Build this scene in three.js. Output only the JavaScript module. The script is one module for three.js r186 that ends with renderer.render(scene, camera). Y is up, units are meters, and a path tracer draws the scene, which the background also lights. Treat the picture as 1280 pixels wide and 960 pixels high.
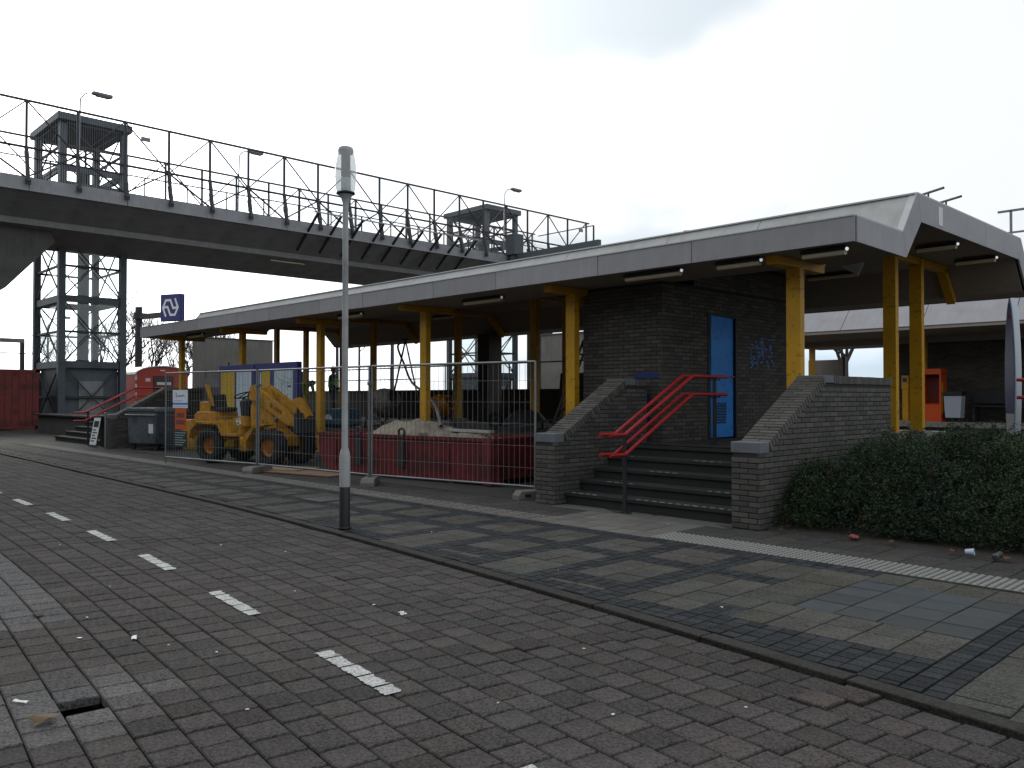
import * as THREE from 'three';
import { mergeGeometries } from 'three/addons/utils/BufferGeometryUtils.js';
import { MarchingCubes } from 'three/addons/objects/MarchingCubes.js';
import { RoundedBoxGeometry } from 'three/addons/geometries/RoundedBoxGeometry.js';

// ---------- camera, sky, sun, exposure ----------
const scene = new THREE.Scene();
const camera = new THREE.PerspectiveCamera(49.34, 4 / 3, 0.1, 3000);
camera.position.set(0, 1.55, 0);
camera.lookAt(-0.7187 * 10, 1.55 + 0.0153 * 10, -0.6952 * 10);
camera.updateMatrixWorld(); camera.updateProjectionMatrix();

const SUN = new THREE.Vector3(-0.903, 0.298, -0.196).normalize();
function hash(x, y) { let n = Math.imul(x | 0, 374761393) + Math.imul(y | 0, 668265263); n = Math.imul(n ^ (n >>> 13), 1274126177); return ((n ^ (n >>> 16)) >>> 0) / 4294967296; }
const sm = (t) => t * t * (3 - 2 * t);
function vnoise(x, y, per = 0) {
  const x0 = Math.floor(x), y0 = Math.floor(y), fx = sm(x - x0), fy = sm(y - y0);
  const w = (a, b) => (per ? hash(((a % per) + per) % per, ((b % per) + per) % per) : hash(a, b));
  const a = w(x0, y0), b = w(x0 + 1, y0), c = w(x0, y0 + 1), d = w(x0 + 1, y0 + 1);
  return a + (b - a) * fx + (c - a) * fy + (a - b - c + d) * fx * fy;
}
function fbm(x, y, oct, per = 0) { let s = 0, a = 0.5, n = 0; for (let i = 0; i < oct; i++) { s += a * vnoise(x, y, per); n += a; x *= 2; y *= 2; per *= 2; a *= 0.5; x += per ? 0 : 17.3; } return s / n; }
{
  const W = 1024, H = 512, d = new Float32Array(W * H * 4), v = new THREE.Vector3();
  for (let j = 0; j < H; j++) for (let i = 0; i < W; i++) {
    const la = ((j + 0.5) / H - 0.5) * Math.PI, lo = ((i + 0.5) / W - 0.5) * 2 * Math.PI;
    v.set(Math.cos(la) * Math.cos(lo), Math.sin(la), Math.cos(la) * Math.sin(lo));
    const ang = Math.acos(Math.min(1, Math.max(-1, v.dot(SUN))));
    const e = Math.max(0, v.y), k = 1 / (e + 0.18);
    const px = v.x * k * 1.9, pz = v.z * k * 1.9;
    const n1 = fbm(px + 14.6, pz + 31.2, 5), n2 = fbm(px * 0.55 + 21, pz * 0.55 + 3, 4);
    let L = 0.86 + 0.24 * Math.exp(-Math.pow(ang / 0.75, 2)) + 2.8 * Math.exp(-Math.pow(ang / 0.34, 2));
    const thick = sm(Math.min(1, Math.max(0, (n1 - 0.41) / 0.18)));           // heavy patches of cloud
    const gap = sm(Math.min(1, Math.max(0, (n2 - 0.52) / 0.16))) * (1 - 0.6 * thick);   // thin places with blue behind
    L *= 1.14 - 0.23 * thick + 0.05 * (n2 - 0.5);
    const b = Math.min(1, gap * 1.1 + 0.25 + 0.3 * thick) * Math.min(1, ang / 0.8);
    let r = L * (1 - 0.22 * b), g = L * (1 - 0.085 * b), bl = L * (1.0 + 0.03 * b);
    r *= 1 - 0.02 * thick; bl *= 1 + 0.015 * thick;
    const o = (j * W + i) * 4; d[o] = r; d[o + 1] = g; d[o + 2] = bl; d[o + 3] = 1;
  }
  const t = new THREE.DataTexture(d, W, H, THREE.RGBAFormat, THREE.FloatType);
  t.mapping = THREE.EquirectangularReflectionMapping; t.magFilter = t.minFilter = THREE.LinearFilter; t.wrapS = THREE.RepeatWrapping; t.needsUpdate = true;
  scene.background = t; scene.environment = t;
}
const sun = new THREE.DirectionalLight(new THREE.Color(1, 0.95, 0.86), 1.2);
sun.position.copy(SUN).multiplyScalar(90); sun.castShadow = true; sun.shadow.radius = 22; sun.shadow.mapSize.set(2048, 2048);
Object.assign(sun.shadow.camera, { left: -60, right: 60, top: 60, bottom: -60, near: 1, far: 220 });
scene.add(sun, sun.target);

const renderer = new THREE.WebGLRenderer({ antialias: true });
renderer.setSize(1024, 768); renderer.shadowMap.enabled = true;
renderer.toneMapping = THREE.LinearToneMapping; renderer.toneMappingExposure = 1.0;

// ---------- helpers ----------
let seed = 12345;
const rnd = () => { seed = (Math.imul(seed, 1664525) + 1013904223) >>> 0; return seed / 4294967296; };
const rr = (a, b) => a + (b - a) * rnd();
const V = (x, y, z) => new THREE.Vector3(x, y, z);
const D = Math.PI / 180;
const used = {};
const numbered = (n) => { const k = used[n] = (used[n] ?? -1) + 1; return k ? n + '_' + String(k).padStart(3, '0') : n; };

function clean(g) {
  if (g.index) g = g.toNonIndexed();
  for (const k of Object.keys(g.attributes)) if (!['position', 'normal', 'uv', 'color'].includes(k)) g.deleteAttribute(k);
  g.morphAttributes = {};
  return g;
}
function merge(list) {
  list = (Array.isArray(list) ? list : [list]).map(clean);
  const col = list.some((g) => g.attributes.color);
  for (const g of list) {
    if (!g.attributes.normal) g.computeVertexNormals();
    if (!g.attributes.uv) g.setAttribute('uv', new THREE.BufferAttribute(new Float32Array(g.attributes.position.count * 2), 2));
    if (col && !g.attributes.color) g.setAttribute('color', new THREE.BufferAttribute(new Float32Array(g.attributes.position.count * 3).fill(1), 3));
  }
  return list.length === 1 ? list[0] : mergeGeometries(list);
}
function cuv(g, ox = 0, oy = 0) {       // uv in metres, by the way each face points
  const p = g.attributes.position, n = g.attributes.normal, u = new Float32Array(p.count * 2);
  for (let i = 0; i < p.count; i += 3) {
    let nx = 0, ny = 0, nz = 0;
    for (let k = 0; k < 3; k++) { nx += Math.abs(n.getX(i + k)); ny += Math.abs(n.getY(i + k)); nz += Math.abs(n.getZ(i + k)); }
    for (let k = 0; k < 3; k++) {
      const x = p.getX(i + k), y = p.getY(i + k), z = p.getZ(i + k), o = (i + k) * 2;
      if (ny >= nx && ny >= nz) { u[o] = x + ox; u[o + 1] = z + oy; } else if (nx >= nz) { u[o] = z + ox; u[o + 1] = y + oy; } else { u[o] = x + ox; u[o + 1] = y + oy; }
    }
  }
  g.setAttribute('uv', new THREE.BufferAttribute(u, 2)); return g;
}
function mesh(name, g, m, parent) { const o = new THREE.Mesh(g, m); o.name = parent === scene ? numbered(name) : name; o.castShadow = o.receiveShadow = true; parent.add(o); return o; }
function obj(name, geos, m, parent = scene, uv = true) { const g = merge(geos); if (uv) cuv(g); return mesh(name, g, m, parent); }
function tag(o, label, category, group) { o.userData.label = label; o.userData.category = category; if (group) o.userData.group = group; return o; }
function thing(name, label, category, [x, y, z] = [0, 0, 0], turn = 0, group) { const o = new THREE.Group(); o.name = numbered(name); scene.add(o); o.position.set(x, y, z); o.rotation.y = turn; return tag(o, label, category, group); }
function setting(name, x = 0, y = 0, z = 0) { const o = new THREE.Group(); o.name = numbered(name); o.position.set(x, y, z); o.userData.kind = 'structure'; scene.add(o); return o; }
function stuff(o) { o.userData.kind = 'stuff'; return o; }
function copyOf(o, [x, y, z], turn, label) { const c = o.clone(); c.name = numbered(o.name.replace(/_\d\d\d$/, '')); c.userData = { ...o.userData }; if (label) c.userData.label = label; c.position.set(x, y, z); c.rotation.y = turn ?? o.rotation.y; scene.add(c); return c; }

function bx(w, h, d, x = 0, y = 0, z = 0, ry = 0, rz = 0, rx = 0) { const g = new THREE.BoxGeometry(w, h, d); if (rx) g.rotateX(rx); if (rz) g.rotateZ(rz); if (ry) g.rotateY(ry); g.translate(x, y, z); return g; }
function span(x0, x1, y0, y1, z0, z1) { return bx(Math.abs(x1 - x0), Math.abs(y1 - y0), Math.abs(z1 - z0), (x0 + x1) / 2, (y0 + y1) / 2, (z0 + z1) / 2); }
function rbx(w, h, d, r, x = 0, y = 0, z = 0, ry = 0, rz = 0, rx = 0) { const g = new RoundedBoxGeometry(w, h, d, 2, r); if (rx) g.rotateX(rx); if (rz) g.rotateZ(rz); if (ry) g.rotateY(ry); g.translate(x, y, z); return g; }
const _m = new THREE.Matrix4(), _q = new THREE.Quaternion(), UP = V(0, 1, 0);
function along(a, b) {     // matrix that lays local y from a to b
  const d = b.clone().sub(a).normalize(); let s = Math.abs(d.y) > 0.98 ? V(1, 0, 0) : V(0, 1, 0).cross(d).normalize();
  if (Math.abs(d.y) > 0.98) s.addScaledVector(d, -s.dot(d)).normalize();
  const t = s.clone().cross(d); return new THREE.Matrix4().makeBasis(s, d, t).setPosition(a.clone().add(b).multiplyScalar(0.5));
}
function bar(a, b, w, h = w) { const A = V(...a), B = V(...b), g = new THREE.BoxGeometry(w, A.distanceTo(B), h); return g.applyMatrix4(along(A, B)); }
function tube(a, b, r, r2 = r, seg = 8) { const A = V(...a), B = V(...b), g = new THREE.CylinderGeometry(r2, r, A.distanceTo(B), seg); return g.applyMatrix4(along(A, B)); }
function pipe(pts, r, seg = 8, n = 0) { const P = pts.map((p) => V(...p)); if (n) return new THREE.TubeGeometry(new THREE.CatmullRomCurve3(P), n, r, seg); const c = new THREE.CurvePath(); for (let i = 1; i < P.length; i++) c.add(new THREE.LineCurve3(P[i - 1], P[i])); const out = []; for (let i = 1; i < P.length; i++) { out.push(tube(pts[i - 1], pts[i], r, r, seg)); if (i < P.length - 1) { const s = new THREE.SphereGeometry(r * 1.0, seg, 6); s.translate(P[i].x, P[i].y, P[i].z); out.push(s); } } return merge(out); }
function lathe(pts, seg = 20, x = 0, y = 0, z = 0) { const g = new THREE.LatheGeometry(pts.map((p) => new THREE.Vector2(p[0], p[1])), seg); g.translate(x, y, z); return g; }
function cyl(r, h, x, y, z, axis = 'y', seg = 16, r2 = r) { const g = new THREE.CylinderGeometry(r2, r, h, seg); if (axis === 'x') g.rotateZ(-Math.PI / 2); if (axis === 'z') g.rotateX(Math.PI / 2); g.translate(x, y, z); return g; }
function sph(r, x, y, z, sx = 1, sy = 1, sz = 1) { const g = new THREE.SphereGeometry(r, 12, 8); g.scale(sx, sy, sz); g.translate(x, y, z); return g; }
function prism(pts, depth, bevel = 0) {      // polygon in x,y pushed along z, centred
  const s = new THREE.Shape(pts.map((p) => new THREE.Vector2(p[0], p[1])));
  const g = new THREE.ExtrudeGeometry(s, { depth: depth - 2 * bevel, bevelEnabled: bevel > 0, bevelSize: bevel, bevelThickness: bevel, bevelOffset: -bevel, bevelSegments: 2 });
  g.translate(0, 0, -depth / 2 + bevel); return g;
}
// ---------- textures: what surfaces are made of ----------
const enc = (c) => Math.round(255 * (c <= 0.0031308 ? 12.92 * c : 1.055 * Math.pow(Math.min(1, c), 1 / 2.4) - 0.055));
function tex(n, metres, fn, srgb = true) {
  const d = new Uint8Array(n * n * 4);
  for (let j = 0; j < n; j++) for (let i = 0; i < n; i++) { const c = fn(i / n, j / n, i, j), o = (j * n + i) * 4; const a = Array.isArray(c) ? c : [c, c, c]; for (let k = 0; k < 3; k++) d[o + k] = srgb ? enc(Math.max(0, a[k])) : Math.round(255 * Math.min(1, Math.max(0, a[k]))); d[o + 3] = 255; }
  const t = new THREE.DataTexture(d, n, n, THREE.RGBAFormat); t.wrapS = t.wrapT = THREE.RepeatWrapping; t.magFilter = THREE.LinearFilter; t.minFilter = THREE.LinearMipmapLinearFilter; t.generateMipmaps = true;
  t.repeat.set(1 / metres, 1 / metres); if (srgb) t.colorSpace = THREE.SRGBColorSpace; t.needsUpdate = true; return t;
}
const T = {
  grit: tex(1024, 1.6, (u, v, i, j) => { const h = hash(i >> 2, j >> 2), b = fbm(u * 10, v * 10, 4, 10), s = vnoise(u * 160, v * 160, 160), q = vnoise(u * 300 + 0.3, v * 300, 300); let c = 0.62 + 0.16 * (hash(i, j) - 0.5) + 0.36 * (b - 0.5) + 0.55 * (s - 0.5) + 0.34 * (q - 0.5); if (h > 0.995) c += 0.55; else if (h > 0.98) c += 0.25; if (h < 0.03) c -= 0.3; return c; }),
  gritB: tex(512, 0.9, (u, v, i, j) => 0.5 + 0.5 * (vnoise(u * 200, v * 200, 200) - 0.5) + 0.3 * (fbm(u * 12, v * 12, 3, 12) - 0.5), false),
  blot: tex(512, 3.1, (u, v, i, j) => { const a = fbm(u * 4, v * 4, 6, 4), b = fbm(u * 24 + 3, v * 24, 3, 24); return 0.72 + 0.55 * (a - 0.5) + 0.22 * (b - 0.5) + 0.08 * (hash(i, j) - 0.5); }),
  drip: tex(512, 2.3, (u, v, i, j) => { const a = fbm(u * 40, v * 3, 4, 0), w = fbm(u * 5, v * 5, 5, 5), s = fbm(u * 90, v * 2 + 5, 2, 0); return 0.74 + 0.35 * (w - 0.5) + 0.22 * (a - 0.5) + 0.14 * (s - 0.5) + 0.05 * (hash(i, j) - 0.5); }),
  rust: tex(512, 1.7, (u, v, i, j) => { const a = fbm(u * 6, v * 6, 6, 6), b = fbm(u * 30, v * 30, 3, 30); const k = sm(Math.min(1, Math.max(0, (a * 0.75 + b * 0.25 - 0.52) / 0.1))); const n = 0.78 + 0.6 * (b - 0.5); return [n * (1 - 0.55 * k), n * (0.9 - 0.35 * k), n * (0.9 - 0.45 * k)]; }),
  sand: tex(512, 0.8, (u, v, i, j) => 0.7 + 0.4 * (fbm(u * 10, v * 10, 6, 10) - 0.5) + 0.3 * (hash(i, j) - 0.5)),
  sandB: tex(256, 0.8, (u, v) => fbm(u * 16, v * 16, 5, 16), false),
  wood: tex(256, 0.9, (u, v, i, j) => 0.7 + 0.3 * (fbm(u * 3, v * 50, 4, 0) - 0.5) + 0.08 * (hash(i, j) - 0.5)),
  paint: tex(512, 1.3, (u, v, i, j) => { const a = fbm(u * 5, v * 5, 5, 5), b = fbm(u * 26 + 4, v * 26, 4, 26), s = fbm(u * 60, v * 4, 2, 0); let c = 0.84 + 0.26 * (a - 0.5) + 0.1 * (s - 0.5) + 0.05 * (hash(i, j) - 0.5); if (b > 0.73) c *= 0.6; else if (b > 0.7) c *= 0.85; return c; }),
  panel: tex(512, 1.9, (u, v, i, j) => { const a = fbm(u * 4, v * 4, 5, 4), s = fbm(u * 36, v * 2.5, 3, 0), q = fbm(u * 12, v * 12, 3, 12); return 0.84 + 0.16 * (a - 0.5) + 0.13 * (s - 0.5) + 0.1 * (q - 0.5) + 0.04 * (hash(i, j) - 0.5); }),
  fine: tex(256, 0.5, (u, v, i, j) => 0.86 + 0.14 * (fbm(u * 8, v * 8, 5, 8) - 0.5) + 0.08 * (hash(i, j) - 0.5)),
};
function mat(r, g, b, rough = 0.8, o = {}) {
  const { metal = 0, phys, ...rest } = o;
  const m = new (phys ? THREE.MeshPhysicalMaterial : THREE.MeshStandardMaterial)({ roughness: rough, metalness: metal, ...rest });
  m.color.setRGB(r, g, b); return m;
}
const grit = { map: T.grit, bumpMap: T.gritB, bumpScale: 0.0016, phys: true, specularIntensity: 0.4 };
const M = {
  paver: mat(0.090, 0.080, 0.0755, 0.95, { ...grit, vertexColors: true }),
  tile: mat(0.102, 0.097, 0.086, 0.95, { ...grit, vertexColors: true }),
  slab: mat(0.066, 0.073, 0.078, 0.85, { phys: true, specularIntensity: 0.5, map: T.blot, bumpMap: T.gritB, bumpScale: 0.0006, vertexColors: true }),
  clinker: mat(0.040, 0.044, 0.049, 0.9, { ...grit, vertexColors: true }),
  guide: mat(0.16, 0.152, 0.135, 0.85, { map: T.blot, vertexColors: true }),
  greytile: mat(0.088, 0.083, 0.077, 0.9, { ...grit, vertexColors: true }),
  kerb: mat(0.052, 0.049, 0.043, 0.88, { ...grit }),
  soil: mat(0.05, 0.042, 0.033, 1, { map: T.sand, bumpMap: T.sandB, bumpScale: 0.02 }),
  joint: mat(0.035, 0.032, 0.028, 1, { map: T.sand }),
  asphalt: mat(0.062, 0.058, 0.055, 0.95, { map: T.blot, bumpMap: T.gritB, bumpScale: 0.002 }),
  paintW: mat(0.62, 0.62, 0.60, 0.7, { map: T.grit }),
  brick: mat(0.112, 0.102, 0.092, 0.85, { map: T.blot, bumpMap: T.gritB, bumpScale: 0.0012, vertexColors: true }),
  brickDark: mat(0.108, 0.098, 0.086, 0.85, { map: T.blot, bumpMap: T.gritB, bumpScale: 0.0012, vertexColors: true }),
  mortar: mat(0.045, 0.042, 0.038, 0.95, { map: T.blot }),
  cope: mat(0.17, 0.185, 0.205, 0.7, { map: T.blot }),
  conc: mat(0.27, 0.25, 0.225, 0.9, { map: T.drip }),
  concDark: mat(0.13, 0.125, 0.115, 0.9, { map: T.drip }),
  step: mat(0.034, 0.036, 0.034, 0.9, { map: T.blot, bumpMap: T.gritB, bumpScale: 0.001 }),
  fascia: mat(0.37, 0.36, 0.375, 0.62, { map: T.panel }),
  roofSheet: mat(0.47, 0.47, 0.455, 0.75, { map: T.blot }),
  trim: mat(0.58, 0.58, 0.58, 0.5, { metal: 0.0, map: T.fine }),
  soffit: mat(0.33, 0.275, 0.225, 0.8, { map: T.fine }),
  yellow: mat(0.68, 0.35, 0.007, 0.5, { map: T.paint }),
  blue: mat(0.028, 0.28, 0.80, 0.45, { map: T.paint }),
  nsblue: mat(0.024, 0.030, 0.17, 0.4),
  red: mat(0.42, 0.008, 0.012, 0.5, { map: T.paint }),
  black: mat(0.018, 0.019, 0.021, 0.5),
  rubber: mat(0.022, 0.022, 0.023, 0.85, { map: T.blot }),
  steel: mat(0.045, 0.043, 0.047, 0.6, { map: T.blot }),
  steelBlue: mat(0.085, 0.105, 0.12, 0.55, { map: T.blot }),
  galv: mat(0.36, 0.37, 0.38, 0.45, { metal: 0.75, map: T.blot }),
  wire: mat(0.30, 0.31, 0.32, 0.5, { metal: 0.6 }),
  pole: mat(0.52, 0.525, 0.52, 0.55, { map: T.blot }),
  grey: mat(0.26, 0.26, 0.27, 0.6, { map: T.blot }),
  girder: mat(0.36, 0.355, 0.35, 0.85, { map: T.drip }),
  deckEdge: mat(0.38, 0.38, 0.40, 0.7, { map: T.drip }),
  girderLip: mat(0.38, 0.38, 0.37, 0.8, { map: T.drip }),
  white: mat(0.74, 0.74, 0.72, 0.5, { map: T.fine }),
  cream: mat(0.80, 0.70, 0.48, 0.28),
  chrome: mat(0.92, 0.92, 0.9, 0.12, { metal: 1 }),
  loader: mat(0.60, 0.31, 0.010, 0.42, { map: T.rust }),
  skip: mat(0.17, 0.013, 0.017, 0.6, { map: T.rust }),
  cabin: mat(0.52, 0.05, 0.025, 0.5, { map: T.fine }),
  container: mat(0.20, 0.028, 0.022, 0.65, { map: T.rust }),
  orange: mat(0.68, 0.085, 0.01, 0.45),
  sandM: mat(0.42, 0.36, 0.28, 0.95, { map: T.sand, bumpMap: T.sandB, bumpScale: 0.02 }),
  timber: mat(0.36, 0.27, 0.17, 0.85, { map: T.wood }),
  timberW: mat(0.62, 0.60, 0.56, 0.8, { map: T.wood }),
  glass: mat(0.92, 0.96, 0.96, 0.08, { phys: true, transmission: 1, thickness: 0 }),
  frost: mat(0.86, 0.87, 0.86, 0.45, { phys: true, transmission: 0.72, thickness: 0 }),
  bark: mat(0.06, 0.048, 0.04, 0.95),
  leaf: mat(1, 1, 1, 0.6, { side: THREE.DoubleSide }),
};
M.yellow.roughness = 0.55;
const EYE = camera.position, _f = new THREE.Frustum().setFromProjectionMatrix(_m.clone().multiplyMatrices(camera.projectionMatrix, camera.matrixWorldInverse));
// chip: a paver, tile or brick. Local y is the outward face, its centre at the origin, chamfered rim
const chipCache = {};
function chip(L, W, Tk, b, variant = 0) {
  const key = [L.toFixed(3), W.toFixed(3), Tk, b, variant].join(); if (chipCache[key]) return chipCache[key];
  const a = L / 2, c = W / 2, ring = (i, y) => [[-a + i, y, -c + i], [a - i, y, -c + i], [a - i, y, c - i], [-a + i, y, c - i]];
  const R = [ring(0, -Tk), ring(0, -b), ring(b, 0)], pos = [];
  const quad = (p, q, r, s) => pos.push(...p, ...q, ...r, ...p, ...r, ...s);
  for (let k = 0; k < 2; k++) for (let i = 0; i < 4; i++) { const j = (i + 1) % 4; quad(R[k][j], R[k][i], R[k + 1][i], R[k + 1][j]); }
  quad(R[2][3], R[2][2], R[2][1], R[2][0]);
  const g = new THREE.BufferGeometry(); g.setAttribute('position', new THREE.Float32BufferAttribute(pos, 3)); g.computeVertexNormals();
  cuv(g, variant * 0.37 + 0.11, variant * 0.53 + 0.2);
  g.setAttribute('color', new THREE.BufferAttribute(new Float32Array(g.attributes.position.count * 3).fill(1), 3));
  return (chipCache[key] = g);
}
const toneCache = new Map();
function toned(m, tone) {
  const q = tone.map((t) => Math.round(t * 16) / 16), k = m.uuid + q.join(); if (!toneCache.has(k)) { const c = m.clone(); c.vertexColors = false; c.color.setRGB(m.color.r * q[0], m.color.g * q[1], m.color.b * q[2]); toneCache.set(k, c); } return toneCache.get(k);
}
// pieces: the `keep` pieces that show largest become meshes of their own, the rest one merged part
function pieces(parent, name, list, m, keep = 300, restName = 'far_' + name + 's') {
  const n = V(0, 0, 0), v = V(0, 0, 0);
  for (const p of list) {
    v.copy(p.p).sub(EYE); const d = v.length(); n.set(0, 1, 0).applyQuaternion(p.q);
    p.score = _f.containsPoint(p.p) ? (p.L * p.W * Math.max(0, -n.dot(v) / d)) / (d * d) : -1;
  }
  const sorted = [...list].sort((a, b) => b.score - a.score), own = sorted.slice(0, keep).filter((p) => p.score > 0), rest = sorted.filter((p, i) => i >= own.length);
  for (const p of own) { const o = mesh(name, chip(p.L, p.W, p.T, p.b, p.v ?? 0), toned(m, p.tone), parent); o.position.copy(p.p); o.quaternion.copy(p.q); }
  if (rest.length) {
    const gs = rest.map((p) => { const g = chip(p.L, p.W, p.T, p.b, p.v ?? 0).clone(); g.applyMatrix4(_m.compose(p.p, p.q, V(1, 1, 1))); const c = g.attributes.color; for (let i = 0; i < c.count; i++) c.setXYZ(i, ...p.tone); return g; });
    stuff(mesh(restName, mergeGeometries(gs), m, parent));
  }
}
const qY = (a) => new THREE.Quaternion().setFromAxisAngle(UP, a);
// bricks on a vertical face: origin o, u along the face, n outward (u x up = n or reversed), clip(s, y) says whether the piece centre stands
function brickFace(list, o, u, n, width, y0, y1, { L = 0.21, Hh = 0.052, jt = 0.011, clip, tone = 0.25, skip } = {}) {
  const q = new THREE.Quaternion().setFromRotationMatrix(new THREE.Matrix4().makeBasis(u, n, u.clone().cross(n)));
  const pitch = Hh + jt; let c = 0;
  for (let y = y0 + Hh / 2; y < y1 - Hh / 2 + 0.001; y += pitch, c++) {
    let s = c % 2 ? -(L + jt) / 2 : 0;
    for (; s < width; s += L + jt) {
      let a = Math.max(0, s), b = Math.min(width, s + L); if (clip) { const e = clip(y); a = Math.max(a, e[0]); b = Math.min(b, e[1]); }
      if (skip) { const e = skip(y); if (e && b > e[0] && a < e[1]) { if (a < e[0]) b = Math.min(b, e[0]); else if (b > e[1]) a = Math.max(a, e[1]); else continue; } }
      if (b - a < 0.03) continue;
      const t = 1 + tone * (rnd() - 0.5) * 2, w = rr(-0.04, 0.05);
      const p = o.clone().addScaledVector(u, (a + b) / 2); p.y = y; p.addScaledVector(n, rr(-0.0015, 0.0015));
      list.push({ p, q, L: Math.round((b - a) * 100) / 100, W: Hh, T: 0.03, b: 0.003, v: (rnd() * 4) | 0, tone: [t * (1 + w), t, t * (1 - w)] });
    }
  }
}
// lettering and print on flat things
function canvasTex(w, h, draw) { const c = document.createElement('canvas'); c.width = w; c.height = h; draw(c.getContext('2d'), w, h); const t = new THREE.CanvasTexture(c); t.colorSpace = THREE.SRGBColorSpace; return t; }
function print(name, w, h, t, parent, [x, y, z], rot = [0, 0, 0], o = {}) { const m = new THREE.MeshStandardMaterial({ map: t, roughness: 0.6, side: THREE.DoubleSide, ...o }); const p = mesh(name, new THREE.PlaneGeometry(w, h), m, parent); p.position.set(x, y, z); p.rotation.set(...rot); return p; }
// ---------- the ground ----------
const centre = (x) => { const t = x + 13.45; return -3.393 + 0.03 * t + (t > 0 ? 0.0048 * t * t : 0); };
const slope = (x) => { const t = x + 13.45; return 0.03 + (t > 0 ? 0.0096 * t : 0); };
const KERB = -2.0;     // offset of the pavement kerb from the middle of the road
const PAV = 0.03;      // pavement level

{ const g = new THREE.PlaneGeometry(2400, 2400); g.rotateX(-Math.PI / 2); const o = obj('ground', g, M.asphalt); o.position.y = -0.12; o.userData.kind = 'structure'; }
function ribbon(n0, n1, x0, x1, y, step = 0.5) {   // sheet that follows the bend of the road
  const pos = []; for (let x = x0; x < x1 - 1e-6; x += step) { const a = x, b = Math.min(x1, x + step); const p = [[a, centre(a) + n0], [b, centre(b) + n0], [b, centre(b) + n1], [a, centre(a) + n1]]; const t = (i) => [p[i][0], y, p[i][1]]; pos.push(...t(0), ...t(1), ...t(2), ...t(0), ...t(2), ...t(3)); }
  const g = new THREE.BufferGeometry(); g.setAttribute('position', new THREE.Float32BufferAttribute(pos, 3)); g.computeVertexNormals(); return g;
}
const road = setting('road');
obj('road_bed', ribbon(-2.02, 1.8, -70, 14, -0.098), M.joint, road);
{
  const list = [], P = 0.2035;
  const hole = V(-4.63, 0, -1.345); let best = 9, hi = -1;
  for (let r = 0; r < 19; r++) {
    const n = KERB + 0.1 + r * P;
    for (let x = -46 + (r % 2 ? P / 2 : 0), i = 0; x < 6; i++) {
      const s = slope(x), c = Math.cos(Math.atan(s)); const z = centre(x) + n;
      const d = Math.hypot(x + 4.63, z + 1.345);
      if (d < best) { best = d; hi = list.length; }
      let t = 1 + 0.17 * (rnd() - 0.5) * 2, w = 0.05 * (rnd() - 0.35);
      const patch = fbm(x * 0.5 + 40, z * 0.7 + 9, 3); t *= 0.86 + 0.3 * patch;                       // worn and dirtier stretches
      const warm = fbm(x * 0.35 + 3, z * 0.5 + 60, 2); w += 0.05 * (warm - 0.5);
      let paleness = 0;                                                                      // lighter, greyer pavers round the hole and near the road edge
      if (d < 0.52) paleness = 1.3 * (1 - d / 0.85); if (z > centre(x) + 1.15 && x < -6.3 && x > -9.8) paleness = 0.95;
      const k = 1 + paleness * 0.9;
      const q = qY(-Math.atan(s) * -1 * -1 + rr(-0.012, 0.012)); q.multiply(new THREE.Quaternion().setFromEuler(new THREE.Euler(rr(-0.008, 0.008), 0, rr(-0.008, 0.008))));
      let dy = rr(-0.0025, 0.0025) + 0.016 * (fbm(x * 0.7 + 11, z * 0.7 + 5, 2) - 0.5); if (rnd() < 0.02) dy += rr(0.002, 0.006);
      if (Math.hypot(x + 1.95, z + 4.2) < 0.14) { dy += 0.014; w += 0.1; }
      list.push({ p: V(x, dy, z), q, L: 0.194, W: 0.194, T: 0.08, b: 0.006, v: (rnd() * 4) | 0, tone: [t * (1 + w) * k * (1 - 0.06 * paleness), t * k * (1 + 0.03 * paleness), t * (1 - 0.5 * w) * k * (1 + 0.09 * paleness)] });
      x += P * c;
    }
  }
  { const hp = list[hi].p; list.splice(hi, 1); for (const p of list) if (Math.hypot(p.p.x - hp.x, p.p.z - hp.z) < 0.4) p.T = 0.045; }
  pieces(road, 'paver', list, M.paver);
  // painted dashes, one worn piece of paint on each paver
  for (let k = -1; k < 12; k++) {
    const xc = -4.02 - 1.96 * k, gs = [];
    const s0 = Math.atan(slope(xc));
    for (let i = 0; i < 5; i++) {
      const x = xc - 0.4 + i * 0.2, w = 0.105;
      const sh = []; const L = i === 0 || i === 4 ? 0.13 : 0.185, N = 7;
      for (let j = 0; j <= N; j++) sh.push([-L / 2 + (L * j) / N, -w / 2 + rr(-0.006, 0.006)]);
      for (let j = N; j >= 0; j--) sh.push([-L / 2 + (L * j) / N, w / 2 + rr(-0.016, 0.006)]);
      const g = new THREE.ShapeGeometry(new THREE.Shape(sh.map((p) => new THREE.Vector2(...p)))); g.rotateX(-Math.PI / 2); g.rotateY(-s0); g.translate(x + (i === 0 ? 0.025 : i === 4 ? -0.025 : 0), 0.0065 + 0.016 * (fbm(x * 0.7 + 11, centre(x) * 0.7 + 5, 2) - 0.5), centre(x) + 0.02); gs.push(g);
    }
    obj('lane_marking', gs, M.paintW, road);
  }
}
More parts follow.
